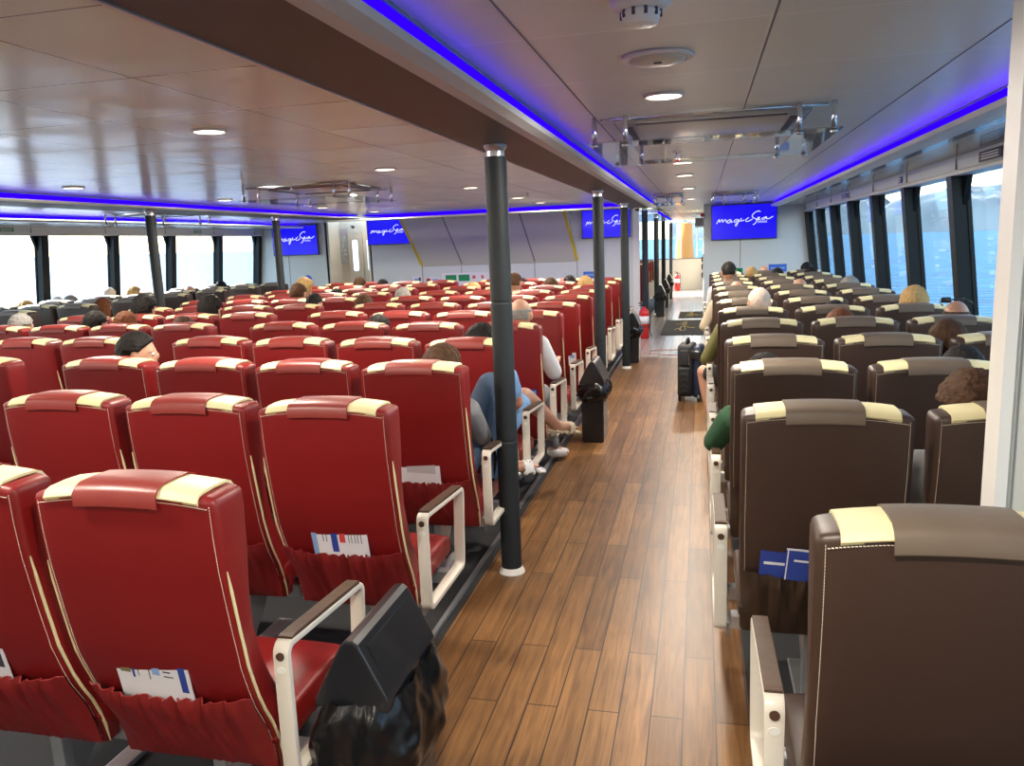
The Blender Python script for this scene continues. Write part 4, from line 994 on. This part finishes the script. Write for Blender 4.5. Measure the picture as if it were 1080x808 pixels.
def build(pose, skin, lowres=False):
    P = dict(BASE); P.update(pose); bm = nb()
    cap(bm, [P['pel'], P['belly'], P['chest'], lerp(P['chest'], P['neck'], .7)], [.125, .115, .125, .075])
    cap(bm, [lerp(P['shL'], P['chest'], .35), lerp(P['shR'], P['chest'], .35)], [.08, .08])
    H = V3(P['head']); cap(bm, [P['neck'], H+Vector((0, -.01, -.08))], [.056, .052])
    for s in 'LR':
        cap(bm, [P['sh'+s], P['el'+s], lerp(P['el'+s], P['ha'+s], .3), P['ha'+s]], [.055, .040, .040, .026]); hand(bm, P['el'+s], P['ha'+s])
        cap(bm, [P['hip'+s], P['kn'+s], lerp(P['kn'+s], P['an'+s], .3), P['an'+s]], [.085, .058, .056, .036])
        cap(bm, [lerp(P['an'+s], P['to'+s], -.15), lerp(P['an'+s], P['to'+s], .5), lerp(P['an'+s], P['to'+s], .85)], [.034, .034, .026])
        fd = (V3(P['to'+s])-V3(P['an'+s])).normalized(); fs = fd.cross(Vector((0, 0, 1))).normalized()
        for j in range(5):
            q0 = lerp(P['an'+s], P['to'+s], .88)+fs*(.030-.015*j); cap(bm, [q0, q0+fd*(.034-.004*abs(j-1))], [.011, .0095])
    Rz = Matrix.Rotation(P['turn'], 4, 'Z')
    def hp(x, y, z): return H + Rz @ Vector((x, y, z))
    hb = nb()
    for c, r in (((0, -.012, .012), (.076, .096, .100)), ((0, .022, -.035), (.060, .066, .078)), ((0, .052, -.075), (.034, .030, .026)), ((0, .086, -.012), (.012, .018, .026)), ((0, .092, -.024), (.014, .014, .010)),
                 ((0, .078, -.056), (.024, .012, .006)), ((0, .076, -.066), (.022, .012, .006)), ((-.028, .072, .016), (.024, .012, .008)), ((.028, .072, .016), (.024, .012, .008)),
                 ((-.079, -.008, -.008), (.009, .018, .030)), ((.079, -.008, -.008), (.009, .018, .030))):
        g = bmesh.ops.create_icosphere(hb, subdivisions=3, radius=1)
        bmesh.ops.transform(hb, verts=g['verts'], matrix=Matrix.Translation(c) @ Matrix.Diagonal((*r, 1)))
    bmesh.ops.transform(hb, verts=hb.verts, matrix=Matrix.Translation(H) @ Rz)
    tmp = bpy.data.meshes.new('h'); hb.to_mesh(tmp); hb.free(); bm.from_mesh(tmp)
    body = fuse(bm, .0085 if not lowres else .011, 1)
    e = nb()
    for sx in (-1, 1): ico(e, hp(sx*.029, .074, -.002), .0115, 2)
    # clothes
    sh = nb(); cap(sh, [P['pel'], P['belly'], P['chest'], lerp(P['chest'], P['neck'], .55)], [.140, .130, .138, .080])
    cap(sh, [lerp(P['shL'], P['chest'], .3), lerp(P['shR'], P['chest'], .3)], [.092, .092])
    t = P['sleeve']
    for s in 'LR':
        pts = [P['sh'+s], lerp(P['sh'+s], P['el'+s], min(1, t))]; rs = [.068, .058 if t < 1 else .052]
        if t > 1: pts.append(lerp(P['el'+s], P['ha'+s], min(.9, t-1))); rs.append(.040)
        cap(sh, pts, rs)
    tr = nb(); cap(tr, [P['pel'], V3(P['pel'])+Vector((0, 0, .05))], [.138, .128])
    for s in 'LR':
        if P['shorts']: cap(tr, [P['hip'+s], lerp(P['hip'+s], P['kn'+s], .75)], [.098, .080])
        else: cap(tr, [P['hip'+s], P['kn'+s], lerp(P['kn'+s], P['an'+s], .35), lerp(P['kn'+s], P['an'+s], .93)], [.098, .072, .068, .054])
    shoes = []
    for s in 'LR':
        f = nb(); a, b = V3(P['an'+s]), V3(P['to'+s])
        if P.get('sandal') == s:
            d = (b-a).normalized(); side = d.cross(Vector((0, 0, 1))).normalized(); up = side.cross(d)
            for t_ in (-.35, -.1, .15, .4, .65, .9, 1.12, 1.28):
                wv = .030+.012*math.sin(max(0, t_)*2.6)
                for o_ in (-1, -.33, .33, 1): ico(f, a.lerp(b, t_)-up*.036+side*wv*o_*.8, .0165, 1)
            for t_ in (.62, .74, .86):
                tube(f, [a.lerp(b, t_)+side*math.cos(q)*.044+up*(-.032+math.sin(q)*.062) for q in [PI*j/8 for j in range(9)]], .0075, 6)
        else: cap(f, [lerp(a, b, -.12)+Vector((0, 0, -.025)), lerp(a, b, .55)+Vector((0, 0, -.012)), b], [.042, .043, .034])
        shoes.append(fuse(f, .007 if P.get('sandal') == s else .012, 1))
    em = bpy.data.meshes.new('eyes'); e.to_mesh(em); e.free()
    return dict(body=body, shirt=fuse(sh, .014, 4), trousers=fuse(tr, .014, 4), shoes=shoes, eyes=em, P=P)
def hair_mesh(style):
    bm = nb(); bmesh.ops.create_icosphere(bm, subdivisions=5, radius=1)
    T = dict(short=.014, buzz=.006, curly=.030, long=.022, bald=.004)[style]
    for v in bm.verts:
        d = v.co.normalized(); x, y, z = d
        base = Vector((x*.078, y*.098-.012, z*.102+.012))
        line = -.50-.15*min(0, y+.3) if y < 0 else (-.50+y*1.6 if y < .4 else .14+(y-.4)*.7)
        if style == 'long': line = .22+.42*y if y > .1 else -.9
        m = max(0, min(1, (z-line)/.10))
        if style == 'bald': m = m*max(0, min(1, (.42-z)/.15))
        if abs(x) > .8 and -.5 < y < .35 and z < .12 and style != 'long': m *= .45
        n1 = mnoise.noise(d*(9 if style == 'curly' else 5)); n2 = mnoise.noise(d*(30 if style == 'curly' else 22))
        t = T*(1+.0*n1)+(.006*n1+.010*n2 if style == 'curly' else .004*n1+.0022*n2 if style != 'bald' else .001*n2)
        if style == 'long': t += .006*mnoise.noise(Vector((math.atan2(y, x)*7, z*1.2, 4)))
        v.co = base + d*(t*m - .012*(1-m))
        if style == 'long' and z < -.05 and y < .25:
            k = min(1, (-.05-z)/.6); v.co.z -= .13*k; v.co.x *= 1+.12*k; v.co.y -= .01*k
    me = bpy.data.meshes.new('hair'); bm.to_mesh(me); bm.free()
    for p in me.polygons: p.use_smooth = True
    return me
HM = {s: hair_mesh(s) for s in ('short', 'buzz', 'curly', 'long', 'bald')}
GEN = build({}, SKIN, True)
SLO = build(dict(head=(.02, .35, 1.10), neck=(0, .30, .99), chest=(0, .29, .87), shL=(-.165, .29, .93), shR=(.165, .29, .93)), SKIN, True)
def person(key, x, k, zt, style, hair, shirt, lb, B=None, skin=SKIN, trous='navy', shoe='black', rot=0, fixed=None, slide=None):
    slo = False
    if B is None:
        slo = zt < 1.19; B = SLO if slo else GEN
    H = V3(B['P']['head']); top = H.z+.114+dict(short=.014, buzz=.006, curly=.026, long=.02, bald=.0)[style]
    s = max(.86, min(1.08, zt/top)) if fixed is None else fixed
    y = ROWS[k]+.27-H.y*s if fixed is None else ROWS[k]
    xx = x-H.x*s if fixed is None else x
    t = thing('person', lb, 'person', (xx, y, zf(xx)), rot, 'seated passengers'); t.scale = (s, s, s)
    def part(nm, me, m, pa=t):
        me = me.copy() if me.users else me
        if not me.materials: me.materials.append(m)
        o = bpy.data.objects.new(nm, me); link(o, pa)
        o.material_slots[0].link = 'OBJECT'; o.material_slots[0].material = m
        return o
    part('body', B['body'], skin); part('eyes', B['eyes'], EYEM)
    part('shirt', B['shirt'], CL[shirt]); part('trousers', B['trousers'], CL[trous] if trous in CL else JEANS)
    for i, f in enumerate(B['shoes']): part('shoe', f, CL[shoe] if not isinstance(shoe, tuple) else CL[shoe[i]])
    h = part('hair', HM[style], HAIRS[hair]); h.location = H; h.rotation_euler = (0, 0, B['P']['turn'])
    return t
BX = {}
def loc(k, col_x, p): # world point -> seat-local
    return (p[0]-col_x, p[1]-ROWS[k], p[2])
xa = xA; xb = .122+HW
BX['A'] = (build(dict(turn=math.radians(-65)), SKIN, True), None, {})
BX['B'] = (build(dict(head=(.06, .285, 1.06), neck=(.03, .27, .92), chest=(.01, .29, .82), shL=(-.15, .29, .86), shR=(.17, .29, .86), elR=(.20, .42, .70), haR=(.16, .60, .72), knR=loc(2, xa, (-1.065, 3.93, .93)), anR=loc(2, xa, (-1.10, 3.98, .52)), toR=loc(2, xa, (-1.07, 4.10, .50)),
                       knL=(-.02, .75, .55), anL=loc(2, xa, (-1.08, 4.22, .40)), toL=loc(2, xa, (-.93, 4.33, .39)), sleeve=1.5, sandal='L'), SKIN), 1.0, dict(trous='jeans', shoe=('white', 'white')))
BX['K'] = (build(dict(head=(.02, .285, 1.06), neck=(0, .27, .92), chest=(0, .28, .83), shL=(-.16, .28, .88), shR=(.16, .28, .88), knR=loc(3, xa, (-1.08, 4.80, .70)), anR=loc(3, xa, (-.93, 5.10, .44)), toR=loc(3, xa, (-.84, 5.21, .41)), shorts=1, sandal='R'), SKIN), 1.0, dict(trous='lblue', shoe=('white', 'beige')))
BX['L'] = (build(dict(head=(.06, .285, 1.165), shR=(.19, .28, .96), elR=loc(4, xa, (-.985, 5.38, .745)), haR=loc(4, xa, (-1.02, 5.60, .80)), anR=loc(4, xa, (-1.09, 5.78, .10)), toR=loc(4, xa, (-1.02, 5.90, .045)), sleeve=.93), SKIN), 1.0, dict(trous='grey', shoe=('white', 'white')))
BX['18'] = (build(dict(head=(-.09, .32, 1.01), neck=(-.06, .29, .88), chest=(-.04, .29, .80), shL=(-.23, .28, .84), shR=(.13, .28, .84), elL=loc(2, xb, (.062, 3.66, .72)), haL=loc(2, xb, (.12, 3.88, .74)), sleeve=1.6), SKIN), 1.0, dict(trous='white', shoe=('white', 'white')))
BX['2'] = (build(dict(head=(.06, .285, 1.145), shL=(-.20, .28, .95), elL=loc(5, xb, (.045, 6.22, .72)), haL=loc(5, xb, (.10, 6.42, .76)), knL=loc(5, xb, (.03, 6.62, .56)), anL=loc(5, xb, (.10, 6.55, .11)), toL=loc(5, xb, (.10, 6.67, .04)), sleeve=1.3, shorts=1), SKINT), 1.0, dict(trous='black', shoe='white'))
BX['3'] = (build(dict(head=(0, .285, 1.06), neck=(0, .27, .94), chest=(-.02, .28, .84), shL=(-.22, .28, .92), shR=(.16, .28, .92), elL=loc(8, xb, (.035, 8.75, .70)), haL=loc(8, xb, (.08, 9.0, .72)), sleeve=1.7), SKIN), 1.0, dict(trous='beige', shoe='white'))
SEATX = {'B': xa, 'K': xa, 'L': xa, '18': xb, '2': xb, '3': xb}
HEADS = [
    ('A', -2.89, 2, 1.249, 'short', 'black', 'navy', 'man with short dark hair and face turned right, third row'),
    ('B', -1.21, 2, 1.176, 'long', 'brown', 'grey', 'woman with brown hair in blue jeans, knee drawn up by the nearest pillar'),
    ('C', -5.36, 4, 1.223, 'short', 'grey', 'navy', 'man with greying short hair at the left photo edge'),
    ('D', -4.65, 4, 1.233, 'short', 'black', 'black', 'person with round black hair left of a brown haired one'),
    ('E', -4.37, 4, 1.220, 'long', 'auburn', 'blue', 'person with brown hair right of a round black head'),
    ('F', -4.87, 5, 1.305, 'curly', 'black', 'grey', 'person with curly dark hair just left of the far left pillar foot'),
    ('H', -4.20, 5, 1.285, 'curly', 'black', 'navy', 'person with curly dark hair right of the far left pillar'),
    ('I', -3.86, 4, 1.175, 'short', 'brown', 'white', 'person low in the seat with only brown hair top showing, left red block'),
    ('G', -6.80, 7, 1.187, 'long', 'auburn', 'white', 'person with auburn hair at the inner end of the left window seats'),
    ('J', -2.26, 4, 1.176, 'short', 'black', 'white', 'person with black hair showing above the fifth row'),
    ('K', -1.25, 3, 1.188, 'curly', 'black', 'lblue', 'person with dark curls, bare crossed leg and tan sandal by the aisle'),
    ('L', -1.21, 4, 1.279, 'bald', 'grey', 'white', 'balding man in white shirt right behind the nearest pillar, elbow on armrest'),
    ('M', -3.65, 6, 1.227, 'buzz', 'black', 'green', 'person with cropped dark hair in the middle red rows'),
    ('N', -4.28, 7, 1.297, 'short', 'brown', 'black', 'person with short brown hair just in front of a fair haired one'),
    ('O', -4.66, 8, 1.322, 'curly', 'blond', 'white', 'person with puffy fair hair near the left end of the red rows'),
    ('P', -4.25, 8, 1.180, 'short', 'black', 'black', 'person with flat black hair under the left wall screens'),
    ('Q', -3.13, 6, 1.203, 'long', 'brown', 'beige', 'person with brown hair and turned head in the middle red rows'),
    ('R', -3.07, 7, 1.221, 'short', 'grey', 'navy', 'man with dark grey hair below the slanting stair casing'),
    ('S', -4.72, 10, 1.246, 'short', 'brown', 'grey', 'person in front of the cream double door'),
    ('T', -4.37, 10, 1.210, 'short', 'black', 'black', 'person with black hair below the second wall screen'),
    ('U', -2.79, 9, 1.181, 'long', 'blond', 'white', 'fair haired person below the safety board'),
    ('V', -2.05, 8, 1.326, 'buzz', 'brown', 'blue', 'tall person half hidden by the nearest pillar, far down the hall'),
    ('W', -2.35, 10, 1.181, 'short', 'black', 'black', 'person with black hair just right of the nearest pillar, far down'),
    ('X', -1.80, 9, 1.216, 'curly', 'brown', 'beige', 'person with curly light brown hair in the far red rows'),
    ('Y', -1.70, 10, 1.211, 'short', 'black', 'black', 'person with very dark hair between a curly and a blond head'),
    ('Z', -1.37, 9, 1.238, 'long', 'blond', 'white', 'blond person just left of the second pillar'),
    ('a', -7.88, 7, 1.183, 'long', 'blond', 'white', 'fair haired person at the left windows near the photo edge'),
    ('b', -8.24, 8, 1.172, 'short', 'white', 'white', 'pale haired person by the left windows'),
    ('c', -8.03, 8, 1.188, 'short', 'grey', 'grey', 'grey haired person by the left windows'),
    ('d', -8.16, 9, 1.238, 'short', 'white', 'white', 'white haired person in front of a left window post'),
    ('e', -7.75, 9, 1.246, 'long', 'blond', 'beige', 'yellow haired person by the left windows beside the pillar'),
    ('f', -7.48, 10, 1.188, 'bald', 'white', 'white', 'pale haired person right of the far left pillar by the windows'),
    ('g', -7.51, 11, 1.223, 'short', 'black', 'navy', 'dark haired person far along the left windows'),
    ('1', 0.32, 9, 1.360, 'buzz', 'black', 'white', 'tall man with black fade haircut on the aisle of the brown rows'),
    ('2', 0.43, 5, 1.262, 'buzz', 'stubble', 'olive', 'man with cropped white hair and olive sleeve beside the suitcase'),
    ('3', 0.37, 8, 1.180, 'bald', 'brown', 'beige', 'balding person in a cream shirt, sleeve over the aisle armrest'),
    ('4', 0.68, 11, 1.229, 'short', 'blond', 'white', 'small fair head near the right end wall'),
    ('5', 0.91, 12, 1.205, 'bald', 'grey', 'white', 'small bald head next to a fair one near the right end wall'),
    ('6', 1.02, 11, 1.205, 'short', 'black', 'black', 'person with black hair below the right wall screen'),
    ('7', 1.01, 8, 1.188, 'bald', 'grey', 'blue', 'balding man in the middle of the brown rows'),
    ('8', 1.50, 12, 1.238, 'short', 'black', 'grey', 'dark grey haired person by the farthest right window posts'),
    ('9', 1.45, 11, 1.188, 'curly', 'black', 'black', 'person with messy dark hair by the far right windows'),
    ('10', 1.50, 8, 1.195, 'curly', 'grey', 'white', 'person with frizzy grey hair beside the right windows'),
    ('11', 1.49, 5, 1.255, 'long', 'blond', 'white', 'blond woman beside the right windows'),
    ('12', 1.52, 4, 1.211, 'bald', 'brown', 'black', 'bald tanned man with dark glasses on his head by the right window'),
    ('13', 1.24, 3, 1.187, 'long', 'brown', 'grey', 'woman with straight light brown hair in the fourth brown row'),
    ('14', 1.06, 2, 1.172, 'short', 'black', 'navy', 'black haired person leaning right in the third brown row'),
    ('15', 0.83, 1, 1.212, 'curly', 'brown', 'grey', 'person with thick curly brown hair beside the cream partition'),
    ('16', 0.86, 4, 1.176, 'long', 'auburn', 'beige', 'person with reddish brown hair in the fifth brown row'),
    ('17', 0.96, 5, 1.162, 'short', 'black', 'grey', 'person with dark hair one row beyond the reddish brown head'),
    ('18', 0.28, 2, 1.125, 'short', 'black', 'green', 'person in a dark green sleeve on the brown aisle seat, hair top showing'),
]
for key, x, k, zt, style, hair, shirt, lb in HEADS:
    if key in SEATX:
        B, s, kw = BX[key]; person(key, SEATX[key], k, zt, style, hair, shirt, lb, B, fixed=s, **kw)
    elif key == 'A': person(key, x, k, zt, style, hair, shirt, lb, BX['A'][0])
    else:
        person(key, x, k, zt, style, hair, shirt, lb, trous=rnd.choice(['navy', 'black', 'grey', 'jeans']), skin=SKINT if key in ('12', '7', '1') else SKIN)
# things people brought
t = thing('tote_bag', 'light blue cloth bag with dark strap beside the jeans leg', 'bag', (-1.04, 3.83, .475))
b = nb(); v = [b.verts.new(p) for p in ((-.05, -.10, 0), (.045, -.10, 0), (.045, .16, 0), (-.05, .16, 0), (-.03, -.06, .21), (.02, -.06, .20), (.02, .06, .17), (-.03, .06, .18))]
for f in ((3, 2, 1, 0), (4, 5, 6, 7), (0, 1, 5, 4), (1, 2, 6, 5), (2, 3, 7, 6), (3, 0, 4, 7)): b.faces.new([v[i] for i in f])
bmesh.ops.bevel(b, geom=b.edges[:], offset=.015, segments=2, affect='EDGES'); obj('cloth_body', b, CL['lblue'], t, True)
b = nb(); tube(b, [(.02, -.09, 0), (.035, -.075, .12), (.01, -.05, .21), (-.02, -.02, .22)], .008, 6); obj('strap', b, BLACKP, t, True)
t = thing('sunglasses', 'dark glasses pushed up on the bald tanned head', 'glasses', (1.52, ROWS[4]+.285, 1.195))
b = nb(); box(b, -.065, -.008, .055, .066, -.005, .03, bev=.008); box(b, .008, .065, .055, .066, -.005, .03, bev=.008); obj('lens', b, BLACKP, t, True)
b = nb(); tube(b, [(-.065, .06, .015), (-.088, 0, 0), (-.085, -.06, -.01)], .004, 6); tube(b, [(.065, .06, .015), (.088, 0, 0), (.085, -.06, -.01)], .004, 6); tube(b, [(-.01, .062, .015), (.01, .062, .015)], .004, 6); obj('frame', b, BLACKP, t, True)
